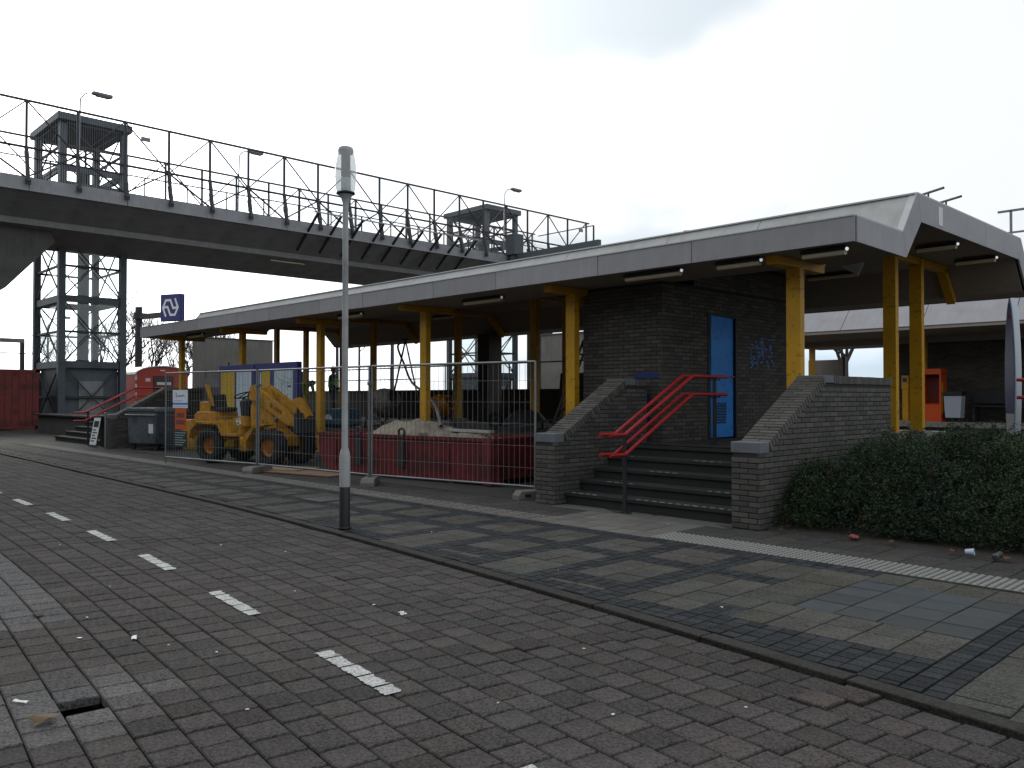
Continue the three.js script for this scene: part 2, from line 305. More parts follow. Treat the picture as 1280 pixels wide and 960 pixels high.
// kerbs
{
  const kerb = setting('kerb');
  for (let x = -46; x < 5; x += 1.0) {
    const a = -Math.atan(slope(x + 0.5)), z = centre(x + 0.5) + KERB - 0.075;
    const g = new RoundedBoxGeometry(0.995, 0.16, 0.125, 2, 0.01); g.rotateY(a); g.translate(x + 0.5, PAV - 0.080 + rr(-0.0015, 0.0015), z);
    obj('kerb_stone', g, M.kerb, kerb);
  }
  const gut = setting('gutter');
  for (let x = -24; x < 5; x += 1.0) { const a = -Math.atan(slope(x + 0.5)); const g = new RoundedBoxGeometry(0.99, 0.12, 0.28, 2, 0.01); g.rotateY(a); g.translate(x + 0.5, -0.062 + rr(-0.002, 0.002), centre(x + 0.5) + 1.98); obj('gutter_stone', g, M.kerb, gut); }
}
// pavement
const pavement = setting('pavement');
{
  const zk = (x) => centre(x) + KERB - 0.145;      // back of the kerb
  const pos = []; for (let x = -46; x < 5; x += 0.5) { const p = [[x, zk(x)], [x + 0.5, zk(x + 0.5)], [x + 0.5, -8.9], [x, -8.9]]; const t = (i) => [p[i][0], PAV - 0.014, p[i][1]]; pos.push(...t(0), ...t(1), ...t(2), ...t(0), ...t(2), ...t(3)); }
  const g = new THREE.BufferGeometry(); g.setAttribute('position', new THREE.Float32BufferAttribute(pos, 3)); g.computeVertexNormals(); obj('pavement_bed', g, M.joint, pavement);
  const tiles = [], clinkers = [], slabs = [], guides = [], greys = [];
  const put = (list, x0, x1, z0, z1, amp, T = 0.02) => {   // z1 < z0
    if (z1 >= z0 - 0.03 || x1 - x0 < 0.03) return; const j = 0.008;
    const t = 1 + amp * (rnd() - 0.5) * 2, w = rr(-0.03, 0.03);
    const q = qY(0).multiply(new THREE.Quaternion().setFromEuler(new THREE.Euler(rr(-0.007, 0.007), rr(-0.008, 0.008), rr(-0.007, 0.007))));
    const r = (v) => Math.round(v * 200) / 200;
    list.push({ p: V((x0 + x1) / 2, PAV + rr(-0.002, 0.002), (z0 + z1) / 2), q, L: r(x1 - x0 - j), W: r(z0 - z1 - j), T, b: 0.003, v: (rnd() * 4) | 0, tone: [t * (1 + w), t, t * (1 - w)] });
  };
  const grid = (list, x0, x1, z0, z1, sx, sz, amp, stag = false) => {
    const nz = Math.max(1, Math.round((z0 - z1) / sz)), dz = (z0 - z1) / nz; const nx = Math.max(1, Math.round((x1 - x0) / sx)), dx = (x1 - x0) / nx;
    for (let i = 0; i < nx; i++) for (let k = 0; k < nz; k++) { const a = x0 + i * dx; const f = zk(a + dx / 2); let za = z0 - k * dz, zb = za - dz; if (zb > f) continue; za = Math.min(za, f); put(list, a, a + dx, za, zb, amp); }
  };
  const CB = (x0, x1, z0, z1) => grid(clinkers, x0, x1, z0, z1, 0.118, 0.098, 0.3);
  const F = (x0, x1, z0, z1) => grid(tiles, x0, x1, z0, z1, 0.3, 0.3, 0.18);
  const TOP = -7.12, bot = [-5.45, -5.05, -5.66, -5.05, -5.45, -5.66, -5.05];
  for (let j = -2; j < 34; j++) {
    const x0 = -4.86 - 0.84 * j, x1 = x0 + 0.6, xb = x0 - 0.24;
    if (x1 > -3.3 && x0 < -1) continue;
    const b = bot[((j % 7) + 7) % 7], k = zk(x0 + 0.3) - 0.2;
    CB(xb, x0, k + 0.15, TOP - 0.02);                       // band across
    F(x0, x1, -6.5, TOP); CB(x0, x1, -6.245, -6.5); CB(x0, x1, TOP, TOP - 0.24);
    F(x0, x1, b, -6.245); CB(x0, x1, b + 0.28, b);
    if (b + 0.28 < k) F(x0, x1, k, b + 0.28);
    CB(x0, x1, k + 0.3, Math.max(k, b + 0.28));             // small clinkers up to the kerb
    CB(xb, x0, TOP, TOP - 0.24);
  }
  // around the square of grey slabs
  grid(slabs, -2.97, -1.77, -5.72, -6.92, 0.3, 0.3, 0.06);
  F(-3.42, -2.97, -5.72, TOP); F(-2.97, -1.77, -6.92, TOP - 0.2); CB(-3.42, -2.97, TOP, TOP - 0.24);
  F(-3.42, -1.77, -5.12, -5.72); CB(-3.42, -3.12, -5.12, -5.4);
  CB(-3.42, -1.77, zk(-2.6) + 0.25, -5.12);
  CB(-1.765, -1.525, -4.5, TOP - 0.2); 
  grid(tiles, -1.525, 4.5, -3.4, TOP - 0.2, 0.3, 0.3, 0.13);
  // light guide strip, plain tiles in front of the stairs, then studded tiles
  for (let x = -30; x < -7.3; x += 0.302) for (let k = 0; k < 2; k++) put(guides, x, x + 0.302, -7.37 - k * 0.2, -7.57 - k * 0.2, 0.08);
  for (let i = 0; i < 6; i++) for (let k = 0; k < 4; k++) put(guides, -7.3 + i * 0.3, -7 + i * 0.3, -7.37 - k * 0.3, -7.67 - k * 0.3, 0.08);
  grid(greys, -30, -7.3, -7.78, -8.7, 0.3, 0.3, 0.12); grid(greys, -7.3, -5.5, -8.58, -8.88, 0.3, 0.3, 0.12); grid(greys, -5.5, 4.5, -7.86, -8.7, 0.3, 0.3, 0.12);
  grid(greys, -46, -30, -5.9, -8.88, 0.6, 0.3, 0.12);
  pieces(pavement, 'paving_tile', tiles, M.tile); pieces(pavement, 'clinker', clinkers, M.clinker); pieces(pavement, 'paving_slab', slabs, M.slab);
  pieces(pavement, 'guide_tile', guides, M.guide); pieces(pavement, 'grey_tile', greys, M.greytile);
  // ribs of the guide strip, studs of the warning tiles
  const ribs = []; for (let x = -30; x < -7.3; x += 0.302) for (let k = 0; k < 4; k++) ribs.push(bx(0.27, 0.008, 0.045, x + 0.151, PAV + 0.004, -7.42 - k * 0.1));
  stuff(obj('guide_ribs', ribs, toned(M.guide, [1.5, 1.5, 1.5]), pavement));
  const stud = mat(0.40, 0.395, 0.37, 0.75, { map: T.grit }), base = mat(0.14, 0.136, 0.126, 0.9, { map: T.grit });
  const tg = merge([bx(0.297, 0.03, 0.237, 0, -0.013, 0)]); cuv(tg);
  const sg = []; for (let a = 0; a < 5; a++) for (let b = 0; b < 4; b++) { const s = new THREE.CylinderGeometry(0.014, 0.021, 0.007, 8, 1, true); s.translate(-0.12 + a * 0.06, 0.0055, -0.0888 + b * 0.0592); const c = new THREE.CircleGeometry(0.014, 8); c.rotateX(-Math.PI / 2); c.translate(-0.12 + a * 0.06, 0.009, -0.0888 + b * 0.0592); sg.push(s, c); }
  const sgm = merge(sg);
  for (let x = -5.35; x < 1.5; x += 0.301) for (let k = 0; k < 2; k++) { const t = mesh('warning_tile', tg, base, pavement); t.position.set(x, PAV, -7.5 - k * 0.241); t.rotation.x = rr(-0.004, 0.004); mesh('stud_pattern', sgm, stud, t); }
}
// dark worn ground of the building site behind the fence, strip before the steps, and the forecourt further down
obj('site_ground', [span(-46, -26, -0.06, 0.035, -8.7, -10.32), span(-26, -8.42, -0.06, 0.035, -8.7, -10.99)], M.asphalt).userData.kind = 'structure';
obj('stair_foot_paving', [span(-8.02, -5.24, -0.05, 0.031, -8.5, -8.86)], M.concDark).userData.kind = 'structure';
{ // planting bed
  const g = new THREE.PlaneGeometry(10, 5.2, 80, 44); g.rotateX(-Math.PI / 2); g.translate(0.16, 0, -11.25); const p = g.attributes.position;
  for (let i = 0; i < p.count; i++) { const x = p.getX(i), z = p.getZ(i), e = Math.min(1, (-8.65 - z) / 0.8); p.setY(i, 0.024 + Math.max(0, e) * 0.12 + 0.06 * e * (fbm(x * 3, z * 3, 4) - 0.3)); } g.computeVertexNormals();
  obj('planting_bed', g, M.soil).userData.kind = 'structure';
}
// ---------- station: platform, steps, walls, canopy ----------
const PL = 0.83;
const platform = setting('platform');
obj('platform_body', [span(-40, -26, -0.1, PL - 0.05, -10.34, -18.2), span(-26, -9.2, -0.1, PL - 0.05, -11.0, -18.2), span(-9.2, -8.42, -0.1, PL - 0.05, -10.34, -18.2), span(-8.42, -4.86, -0.1, PL - 0.05, -10.15, -18.2), span(-4.86, 6, -0.1, PL - 0.05, -13.4, -18.2)], M.concDark, platform);
{ const list = []; const flat = qY(0);
  for (let x = -40; x < 6; x += 0.6) for (let z = -10.1; z > -18.2; z -= 0.6) { if (x > -5.2 && z > -13.6) continue; if (x > -26.2 && x < -9.3 && z > -10.99) continue; if ((x > -8.6 ? z > -10.3 : false) && x > -5.3) continue; const t = 1 + 0.12 * (rnd() - 0.5) * 2; list.push({ p: V(x + 0.3, PL, z - 0.3), q: flat, L: 0.59, W: 0.59, T: 0.05, b: 0.003, v: (rnd() * 4) | 0, tone: [t, t, t] }); }
  pieces(platform, 'platform_tile', list, M.greytile);
  obj('platform_edge', [bx(46, 0.12, 0.5, -17, PL - 0.055, -18.4)], M.conc, platform);
}
// main steps
function stairs(name, x0, x1, marks) {
  const st = setting(name);
  for (let i = 0; i < 5; i++) {
    const z = -8.8 - 0.32 * i, y = 0.198 + 0.158 * i;
    const s = obj('step', [rbx(x1 - x0, 0.05, 0.36, 0.008, (x0 + x1) / 2, y - 0.025, z - 0.18), span(x0 + 0.005, x1 - 0.005, y - 0.165, y - 0.05, z - 0.03, z - 0.36)], M.step, st);
    if (!marks) continue;
    const gs = []; for (let x = x0 + 0.15; x < x1 - 0.1; x += 0.125) { const k = (x - x0) / (x1 - x0); const on = i === 0 ? (k < 0.2 || k > 0.45) : [0, 1, 1, 1, 0][i] && ((k + i * 0.37) % 0.55) < 0.16; if (on) gs.push(bx(rr(0.05, 0.085), 0.004, 0.022, x, y + 0.002, z - 0.035)); }
    if (gs.length) obj('nosing_mark', gs, M.paintW, s);
  }
  return st;
}
stairs('entrance_steps', -8.02, -5.24, true); stairs('far_steps', -32, -26.24, false);
// brick cheek walls beside the steps
function cheekWall(label, x0, x1, zEnd, faces) {
  const w = thing('stair_wall', label, 'wall', [0, 0, 0]);
  const top = (z) => { const t = (-8.8 - z) / 1.4; return t < 0 ? 1.03 : t > 1 ? 1.81 : 1.03 + 0.78 * t; };
  const prof = [[8.61, 0], [8.61, 0.9], [8.8, 0.94], [10.2, 1.72], [-zEnd - 0.01, 1.72], [-zEnd - 0.01, 0]];
  const core = prism(prof, x1 - x0 - 0.02); core.rotateY(Math.PI / 2); core.translate((x0 + x1) / 2, 0, 0); obj('mortar_core', core, M.mortar, w);
  const bricks = [];
  brickFace(bricks, V(x0, 0, -8.598), V(1, 0, 0), V(0, 0, 1), x1 - x0, 0.04, 0.9);
  const lim = (y) => y < 0.9 ? [0, -zEnd - 8.6] : [Math.max(0, (y + 0.03 - 0.945) / 0.78 * 1.4 + 0.2), -zEnd - 8.6];
  if (faces.includes('+x')) brickFace(bricks, V(x1 + 0.002, 0, -8.6), V(0, 0, -1), V(1, 0, 0), -zEnd - 8.6, 0.04, 1.70, { clip: lim });
  if (faces.includes('-x')) brickFace(bricks, V(x0 - 0.002, 0, -8.6), V(0, 0, -1), V(-1, 0, 0), -zEnd - 8.6, 0.04, 1.70, { clip: lim });
  pieces(w, 'brick', bricks, M.brick);
  // coping: stone at the foot, bricks on edge up the slope and along the top
  const s1 = rbx(x1 - x0 + 0.02, 0.13, 0.21, 0.012, (x0 + x1) / 2, 0.967, -8.7); obj('coping_stone', s1, M.cope, w);
  const ang = Math.atan2(0.78, 1.4), len = Math.hypot(0.78, 1.4), n = 24;
  const mats = [0.85, 1, 1.15, 1.3].map((t) => toned(M.brick, [t, t, t])), W = x1 - x0 + 0.016;
  for (let i = 0; i < n; i++) {
    const s = ((i + 0.5) / n) * len, z = -8.8 - Math.cos(ang) * s, y = 1.03 + Math.sin(ang) * s;
    const cut = i % 2 ? 0.36 : 0.62;
    for (const [a, b] of [[0, cut], [cut, 1]]) { const bk = mesh('coping_brick', cheekWall.g[(b - a).toFixed(2)] ??= (() => { const g = chip((b - a) * W - 0.006, len / n - 0.014, 0.1, 0.006, 1); return g; })(), mats[(rnd() * 4) | 0], w); bk.position.set(x0 - 0.008 + W * (a + b) / 2, y + rr(-0.002, 0.002), z); bk.rotation.x = ang; }
  }
  obj('coping_stone', rbx(W, 0.1, 0.28, 0.012, (x0 + x1) / 2, 1.775, -10.33), M.cope, w);
  for (let z = -10.48; z > zEnd + 0.02; z -= 0.068) { const bk = mesh('coping_brick', chip(W - 0.004, 0.059, 0.1, 0.003, 2), mats[(rnd() * 4) | 0], w); bk.position.set((x0 + x1) / 2, 1.82 + rr(-0.002, 0.002), z - 0.03); }
  return w;
}
cheekWall.g = {};
cheekWall('sloping brick stair wall beside the red skip container', -8.40, -8.04, -10.75, ['+x']);
cheekWall('sloping brick stair wall beside the green shrubs', -5.22, -4.86, -12.3, ['+x']);
cheekWall('sloping brick stair wall beside the grey waste container', -26.2, -25.84, -11.4, ['+x']);
// brick service building with the blue door
{
  const b = thing('brick_building', 'dark brick service building with a blue door under the canopy', 'building', [0, 0, 0]);
  const X0 = -9.5, X1 = -7.85, Z0 = -10.9, Z1 = -15.2, Y1 = 3.39;
  obj('mortar_core', [span(X0 + 0.01, X1 - 0.01, 0.7, Y1, Z0 - 0.01, -12.2), span(X0 + 0.01, X1 - 0.01, 0.7, Y1, -13.12, Z1), span(X0 + 0.01, X1 - 0.01, 2.98, Y1, -12.2, -13.12), span(X0 + 0.01, X1 - 0.35, 0.7, 2.98, -12.2, -13.12), span(X0 + 0.01, X1 - 0.01, Y1, 3.88, -11.8, Z1)], M.mortar, b);
  const bricks = [];
  brickFace(bricks, V(X0, 0, Z0), V(1, 0, 0), V(0, 0, 1), X1 - X0, PL, Y1);
  brickFace(bricks, V(X1, 0, Z0), V(0, 0, -1), V(1, 0, 0), Z0 - Z1, PL, Y1, { skip: (y) => (y < 2.98 ? [1.29, 2.23] : null) });
  brickFace(bricks, V(X1, 0, -11.8), V(0, 0, -1), V(1, 0, 0), 3.4, 3.4, 3.88);
  pieces(b, 'brick', bricks, M.brickDark);
  obj('door_frame', [span(X1 - 0.12, X1 + 0.012, PL, 2.98, -12.195, -12.25), span(X1 - 0.12, X1 + 0.012, PL, 2.98, -13.07, -13.125), span(X1 - 0.12, X1 + 0.0115, 2.93, 2.98, -12.25, -13.07), span(X1 - 0.3, X1 - 0.15, PL, 2.93, -12.3, -13.05)], M.black, b);
  const dr = new THREE.Group(); dr.name = 'door'; dr.userData.label = 'blue steel door with a louvred vent near its foot'; b.add(dr); dr.position.set(X1 + 0.012, PL + 0.02, -12.255); dr.rotation.y = 0.085;
  obj('door_leaf', rbx(0.045, 2.075, 0.80, 0.006, 0, 1.04, -0.40), M.blue, dr);
  obj('vent_frame', [bx(0.008, 0.34, 0.012, 0.026, 0.42, -0.15), bx(0.008, 0.34, 0.012, 0.026, 0.42, -0.51), bx(0.008, 0.012, 0.37, 0.0265, 0.59, -0.33), bx(0.008, 0.012, 0.37, 0.0265, 0.25, -0.33), bx(0.002, 0.33, 0.35, 0.0245, 0.42, -0.33)], M.black, dr);
  for (let i = 0; i < 7; i++) obj('louvre', bx(0.006, 0.022, 0.345, 0.031, 0.275 + i * 0.048, -0.33, 0, -0.5), M.blue, dr);
  obj('handle', [tube([0.03, 1.05, -0.74], [0.075, 1.05, -0.74], 0.009), tube([0.075, 1.05, -0.745], [0.075, 1.05, -0.63], 0.009), bx(0.006, 0.16, 0.04, 0.026, 1.03, -0.74)], M.galv, dr);
  obj('hinge', [cyl(0.011, 0.1, 0.02, 0.3, 0.005), cyl(0.011, 0.1, 0.02, 1.8, 0.005)], M.galv, dr);
  const scr = (c, w, h, col, n, sd) => { c.clearRect(0, 0, w, h); c.strokeStyle = col; c.lineWidth = w * 0.016; c.lineCap = 'round'; let s = sd; const R = () => { s = (s * 16807) % 2147483647; return s / 2147483647; }; for (let i = 0; i < n; i++) { const x = w * (0.1 + 0.78 * R()), y = h * (0.2 + 0.5 * R()); c.beginPath(); c.moveTo(x, y); c.bezierCurveTo(x + w * 0.12 * (R() - 0.2), y - h * 0.12 * R(), x + w * 0.16 * R(), y + h * 0.12 * R(), x + w * 0.12 * (R() - 0.3), y + h * 0.1 * (R() - 0.2)); c.stroke(); } };
  const gr = canvasTex(512, 512, (c, w, h) => { scr(c, w, h, 'rgba(78,132,200,0.95)', 30, 91); c.beginPath(); c.moveTo(w * .1, h * .4); c.bezierCurveTo(w * .1, h * .75, w * .3, h * .7, w * .36, h * .6); c.stroke(); });
  print('graffiti', 1.0, 1.0, gr, b, [X1 + 0.007, 2.33, -13.98], [0, Math.PI / 2, 0], { transparent: true, alphaTest: 0.02 });
  const g2 = canvasTex(256, 256, (c, w, h) => { c.clearRect(0, 0, w, h); c.fillStyle = 'rgba(26,46,110,0.9)'; for (const [x, y, a, e] of [[.05, .06, .8, .09], [.2, .42, .35, .12], [.1, .56, .5, .06], [.25, .78, .3, .1]]) c.fillRect(x * w, y * h, a * w, e * h); });
  print('graffiti', 0.55, 0.95, g2, b, [-8.14 + 0.02, 1.52, Z0 + 0.007], [0, 0, 0], { transparent: true, alphaTest: 0.02 });
  obj('ledge', [span(X0 + 0.1, X1 - 0.02, 3.39, 3.40, Z0 - 0.02, Z0 - 0.3)], M.soffit, b);
}
// canopy
const canopy = thing('station_canopy', 'long folded platform canopy with pale grey fascia panels and yellow columns', 'canopy', [0, 0, 0]);
{
  const XR = -4.24, XL = -26.6, J = [-4.24, -6.5, -8.17, -10.43, -12.14, -14.45, -16.1, -18.4, -20.1, -22.4, -24.1, -26.6];
  const ZF = -17.45;    // far edge
  // soffit as folded sheets, following the roof
  const low = 3.395, hiS = 3.93;
  const P2 = [[-9.76, low], [-11.22, low], [-11.76, hiS], [-16.16, hiS], [-16.6, low], [ZF + 0.05, low]];
  const sheet = (a, b, x0, x1, t) => { const z0 = a[0], y0 = a[1], z1 = b[0], y1 = b[1]; const L = Math.hypot(z1 - z0, y1 - y0); return bx(x1 - x0, t, L, (x0 + x1) / 2, (y0 + y1) / 2 + t / 2, (z0 + z1) / 2, 0, 0, Math.atan2(y1 - y0, -(z1 - z0))); };
  for (let k = 0; k < J.length - 1; k++) for (let i = 0; i < 5; i++) obj('soffit_panel', sheet(P2[i], P2[i + 1], J[k + 1] + 0.004 + (k === 10 ? 0.05 : 0), J[k] - 0.004 - (k === 0 ? 0.05 : 0), 0.02), M.soffit, canopy);
  // outer shell
  const P1 = [[-9.74, 3.66], [-11.1, 3.655], [-11.6, 4.235], [-16.3, 4.235], [-16.8, 3.655], [ZF + 0.04, 3.655]];
  for (let k = 0; k < J.length - 1; k++) for (let i = 0; i < 5; i++) obj('roof_panel', sheet(P1[i], P1[i + 1], J[k + 1] + 0.005 + (k === 10 ? 0.03 : 0), J[k] - 0.005 - (k === 0 ? 0.03 : 0), 0.015), M.roofSheet, canopy);
  obj('roof_frame', [span(XL + 0.1, XR - 0.1, 3.42, 3.65, -9.8, -11.15), span(XL + 0.1, XR - 0.1, 3.96, 4.22, -11.8, -16.15), span(XL + 0.1, XR - 0.1, 3.42, 3.65, -16.75, ZF + 0.1)], M.black, canopy);
  for (let k = 0; k < J.length - 1; k++) {
    obj('fascia_panel', rbx(J[k] - J[k + 1] - 0.012, 0.30, 0.03, 0.004, (J[k] + J[k + 1]) / 2, 3.53 + rr(-0.002, 0.002), -9.72 + rr(-0.002, 0.002)), toned(M.fascia, [[0.94, 0.94, 0.94], [1, 1, 1], [1.06, 1.06, 1.06]][k % 3]), canopy);
    obj('fascia_panel', rbx(J[k] - J[k + 1] - 0.012, 0.30, 0.03, 0.004, (J[k] + J[k + 1]) / 2, 3.53, ZF), M.fascia, canopy);
    obj('edge_trim', span(J[k] - 0.004, J[k + 1] + 0.004, 3.683, 3.697, -9.695, -9.79), M.trim, canopy);
    obj('ridge_trim', span(J[k] - 0.004, J[k + 1] + 0.004, 4.252, 4.272, -11.56, -11.66), M.trim, canopy);
  }
  // folded end fascias, one panel for each straight piece
  const T1 = [[-9.74, 3.68, 3.376], [-11.12, 3.675, 3.36], [-11.62, 4.265, 3.90], [-16.28, 4.265, 3.90], [-16.78, 3.675, 3.36], [ZF - 0.0, 3.675, 3.36]];
  const zb = [0, -0.10, -0.12, 0.12, 0.12, 0];
  for (const [X, side] of [[XR, 1], [XL, -1]]) for (let i = 0; i < 5; i++) {
    const split = i === 2 ? [0, 0.6, 0.8, 1] : [0, 1];
    for (let s = 0; s < split.length - 1; s++) {
      const a = T1[i], c = T1[i + 1], lp = (u, v, t) => u + (v - u) * t, t0 = split[s], t1 = split[s + 1];
      const g = prism([[-lp(a[0], c[0], t0) + 0.003, lp(a[1], c[1], t0)], [-lp(a[0], c[0], t1) - 0.003, lp(a[1], c[1], t1)], [-lp(a[0] + zb[i], c[0] + zb[i + 1], t1) - 0.003, lp(a[2], c[2], t1)], [-lp(a[0] + zb[i], c[0] + zb[i + 1], t0) + 0.003, lp(a[2], c[2], t0)]], 0.03);
      g.rotateY(Math.PI / 2); g.translate(X, 0, 0); obj('fascia_panel', g, M.fascia, canopy);
    }
    const a = T1[i], c = T1[i + 1]; obj('end_trim', bar([X - side * 0.035, a[1] + 0.012, a[0]], [X - side * 0.035, c[1] + 0.012, c[0]], 0.09, 0.018), M.trim, canopy);
  }
  // yellow steel frames
  for (let k = 0; k < 6; k++) {
    const x = -5.45 - 4.03 * k;
    for (const [z, y0, y1] of [[-10.6, k > 0 && k < 5 ? 0.24 : PL, 3.28], [-13.8, 0.97, 3.9], [-14.9, 0.97, 3.9]]) {
      const c = obj('column', [span(x - 0.1, x + 0.1, y0, y1, z + 0.06, z + 0.045), span(x - 0.1, x + 0.1, y0, y1, z - 0.06, z - 0.045), span(x - 0.012, x + 0.012, y0, y1, z + 0.045, z - 0.045), span(x + 0.086, x + 0.1, y0, y1, z + 0.045, z - 0.045), span(x - 0.1, x - 0.086, y0, y1, z + 0.045, z - 0.045)], M.yellow, canopy);
      if (y0 > PL) obj('column_footing', rbx(0.36, 0.15, 0.34, 0.01, x, PL + 0.07, z), M.conc, c); else if (y0 < PL) obj('column_footing', rbx(0.36, 0.24, 0.34, 0.01, x, 0.13, z), M.conc, c); else obj('base_plate', bx(0.3, 0.015, 0.24, x, PL + 0.01, z), M.yellow, c);
    }
    obj('bracket_beam', [span(x - 0.08, x + 0.08, 3.28, 3.39, -9.98, -11.3)], M.yellow, canopy);
    obj('bracket_beam', [bar([x, 3.34, -11.2], [x, 3.84, -11.72], 0.14, 0.12), span(x - 0.07, x + 0.07, 3.8, 3.92, -11.7, -16.15), bar([x, 3.84, -16.1], [x, 3.3, -16.6], 0.14, 0.12)], M.yellow, canopy);
  }
  obj('ceiling_vane', prism([[0, 0], [0.34, 0.02], [0.26, -0.14]], 0.02).translate(-5.0, 3.3, -10.95), M.roofSheet, canopy);
  for (const [z0] of [[-12.35], [-13.05]]) obj('roof_rod', [tube([-4.35, 4.27, z0], [-4.35, 4.42, z0], 0.014), tube([-4.55, 4.42, z0 - 0.12], [-4.1, 4.42, z0 + 0.14], 0.018)], M.steel, canopy);
  obj('painted_panel', [bx(0.004, 0.26, 0.16, XR + 0.018, 4.08, -12.45)], M.white, canopy);
}
// lamps under the canopy (not lit)
function ceilingLamp(x0, x1, y, z, label) {
  const L = x1 - x0, o = thing('ceiling_lamp', label, 'lamp', [(x0 + x1) / 2, y, z], 0, 'unlit tube lamps under the canopy');
  obj('housing', [rbx(L, 0.05, 0.13, 0.008, 0, 0.045, 0)], M.steel, o);
  const t = new THREE.CylinderGeometry(0.055, 0.055, L * 0.98, 10, 1, false, 0, Math.PI); t.rotateZ(Math.PI / 2); t.rotateX(Math.PI); t.scale(1, 0.75, 1); t.translate(0, 0.022, 0);
  const t2 = cyl(0.045, L * 0.98, 0, 0.012, 0, 'x', 12); obj('diffuser', t2, M.cream, o);
  const glintDisc = new THREE.CylinderGeometry(0.023, 0.023, 0.006, 16); glintDisc.applyMatrix4(along(V(0, 0, 0), V(0.8, -0.07, 0.6))); glintDisc.computeVertexNormals(); glintDisc.translate(L / 2 + 0.03 - 0.4, 0.03 + 0.035, 0.045 - 0.3); obj('lamp_end', glintDisc, M.chrome, o);  // mirror disc added and tilted to catch a sky glint at the lamp end
  obj('lamp_end', [bx(0.02, 0.075, 0.12, -L / 2 + 0.0, 0.03, 0)], M.grey, o);
  obj('hanger', [tube([L * 0.3, 0.06, 0], [L * 0.3, 0.09, 0], 0.008), tube([-L * 0.3, 0.06, 0], [-L * 0.3, 0.09, 0], 0.008)], M.steel, o);
}
for (const [a, b, y, z, l] of [[-7.85, -6.85, 3.31, -9.98, 'unlit tube lamp on the soffit over the stair handrail'], [-6.25, -5.6, 3.31, -9.96, 'short unlit tube lamp between the stair lamp and the column bracket'], [-5.02, -4.46, 3.31, -9.96, 'short unlit tube lamp at the outer corner of the canopy'], [-7.7, -6.7, 3.84, -15.5, 'unlit tube lamp in the high bay past the blue door'], [-5.0, -4.42, 3.84, -13.7, 'unlit tube lamp in the high bay near the pair of yellow columns'], [-5.02, -4.4, 3.84, -15.5, 'unlit tube lamp in the high bay beside the slanting yellow beam'], [-12.0, -10.95, 3.31, -10.35, 'unlit tube lamp over the steel ladder'], [-19.2, -18.3, 3.84, -15.4, 'small unlit tube lamp above the stepladder'], [-16.1, -15.2, 3.31, -10.2, 'unlit tube lamp above the concrete mixer'], [-24.4, -23.4, 3.31, -10.3, 'unlit tube lamp above the info boards']]) ceilingLamp(a, b, y, z, l);
// red double handrail
{
  const h = thing('handrail', 'red double handrail on black posts in the middle of the entrance steps', 'handrail', [-6.85, 0, 0]);
  for (const y of [1.06, 0.80]) for (const x of [-0.085, 0.085]) obj('rail', pipe([[x, y, -8.28], [x, y, -8.58], [x, y + 0.785, -10.12], [x, y + 0.785, -11.02]], 0.024, 10), M.red, h);
  for (const [z, y0, y1] of [[-8.68, PAV, 1.1], [-10.82, PL, 1.83]]) {
    obj('post', [tube([0, y0, z], [0, y1, z], 0.03, 0.03, 12), cyl(0.07, 0.012, 0, y0 + 0.006, z)], M.black, h);
    for (const k of [0, 1]) { const y = (z > -9 ? 1.02 : 1.8) - 0.255 * k; obj('rail_bracket', [bar([-0.1, y, z], [0.1, y, z], 0.018), bar([-0.085, y, z], [-0.085, y + 0.04, z], 0.014), bar([0.085, y, z], [0.085, y + 0.04, z], 0.014)], M.black, h); }
  }
  const c = copyOf(h, [-28.1, 0, 0], 0, 'red double handrail on the far steps in front of the red cabin'); c.userData.group = h.userData.group = 'red handrails on the steps';
  const r = thing('handrail', 'red double handrail beside the blue and silver totem', 'handrail', [-3.55, 0, -13.5], 0, 'red handrails on the steps');
  for (const y of [1.79, 1.54]) for (const z of [-0.085, 0.085]) obj('rail', pipe([[0, y, z], [1.0, y, z], [2.6, y - 0.8, z]], 0.024, 10), M.red, r);
  obj('post', [tube([0.3, PL, 0], [0.3, 1.78, 0], 0.03, 0.03, 12)], M.black, r);
  for (const y of [1.75, 1.5]) obj('rail_bracket', [bar([0.3, y, -0.1], [0.3, y, 0.1], 0.018)], M.black, r);
  obj('post', [tube([2.4, 0.1, 0], [2.4, 1.1, 0], 0.03, 0.03, 12)], M.black, r);
}
// low dark wall along the far side of the platform, with a tube railing on it
{
  const w = thing('platform_wall', 'low dark brick wall along the far side of the platform', 'wall', [0, 0, 0]);
  obj('wall_body', [span(-36, -10.8, PL, 1.72, -17.2, -17.42)], M.brickDark, w); obj('coping', [span(-36.02, -10.78, 1.72, 1.775, -17.17, -17.45)], M.concDark, w);
  const r = thing('tube_railing', 'thin tube railing above the low platform wall', 'railing', [0, 0, 0]);
  obj('top_rail', tube([-30, 2.55, -17.3], [-12, 2.55, -17.3], 0.022), M.steel, r); obj('middle_rail', tube([-30, 2.15, -17.3], [-22, 2.15, -17.3], 0.018), M.steel, r);
  for (let x = -30; x <= -12; x += 3) obj('post', tube([x, 1.77, -17.3], [x, 2.55, -17.3], 0.022), M.steel, r);
  const p = thing('brick_pier', 'wide dark brick pier holding up the canopy behind the sand', 'pier', [-18.0, PL, -16.5]); obj('pier_body', bx(0.5, 2.55, 0.5, 0, 1.275, 0), M.brickDark, p); obj('pier_cap', bx(0.54, 0.06, 0.54, 0, 2.52, 0), M.concDark, p);
}
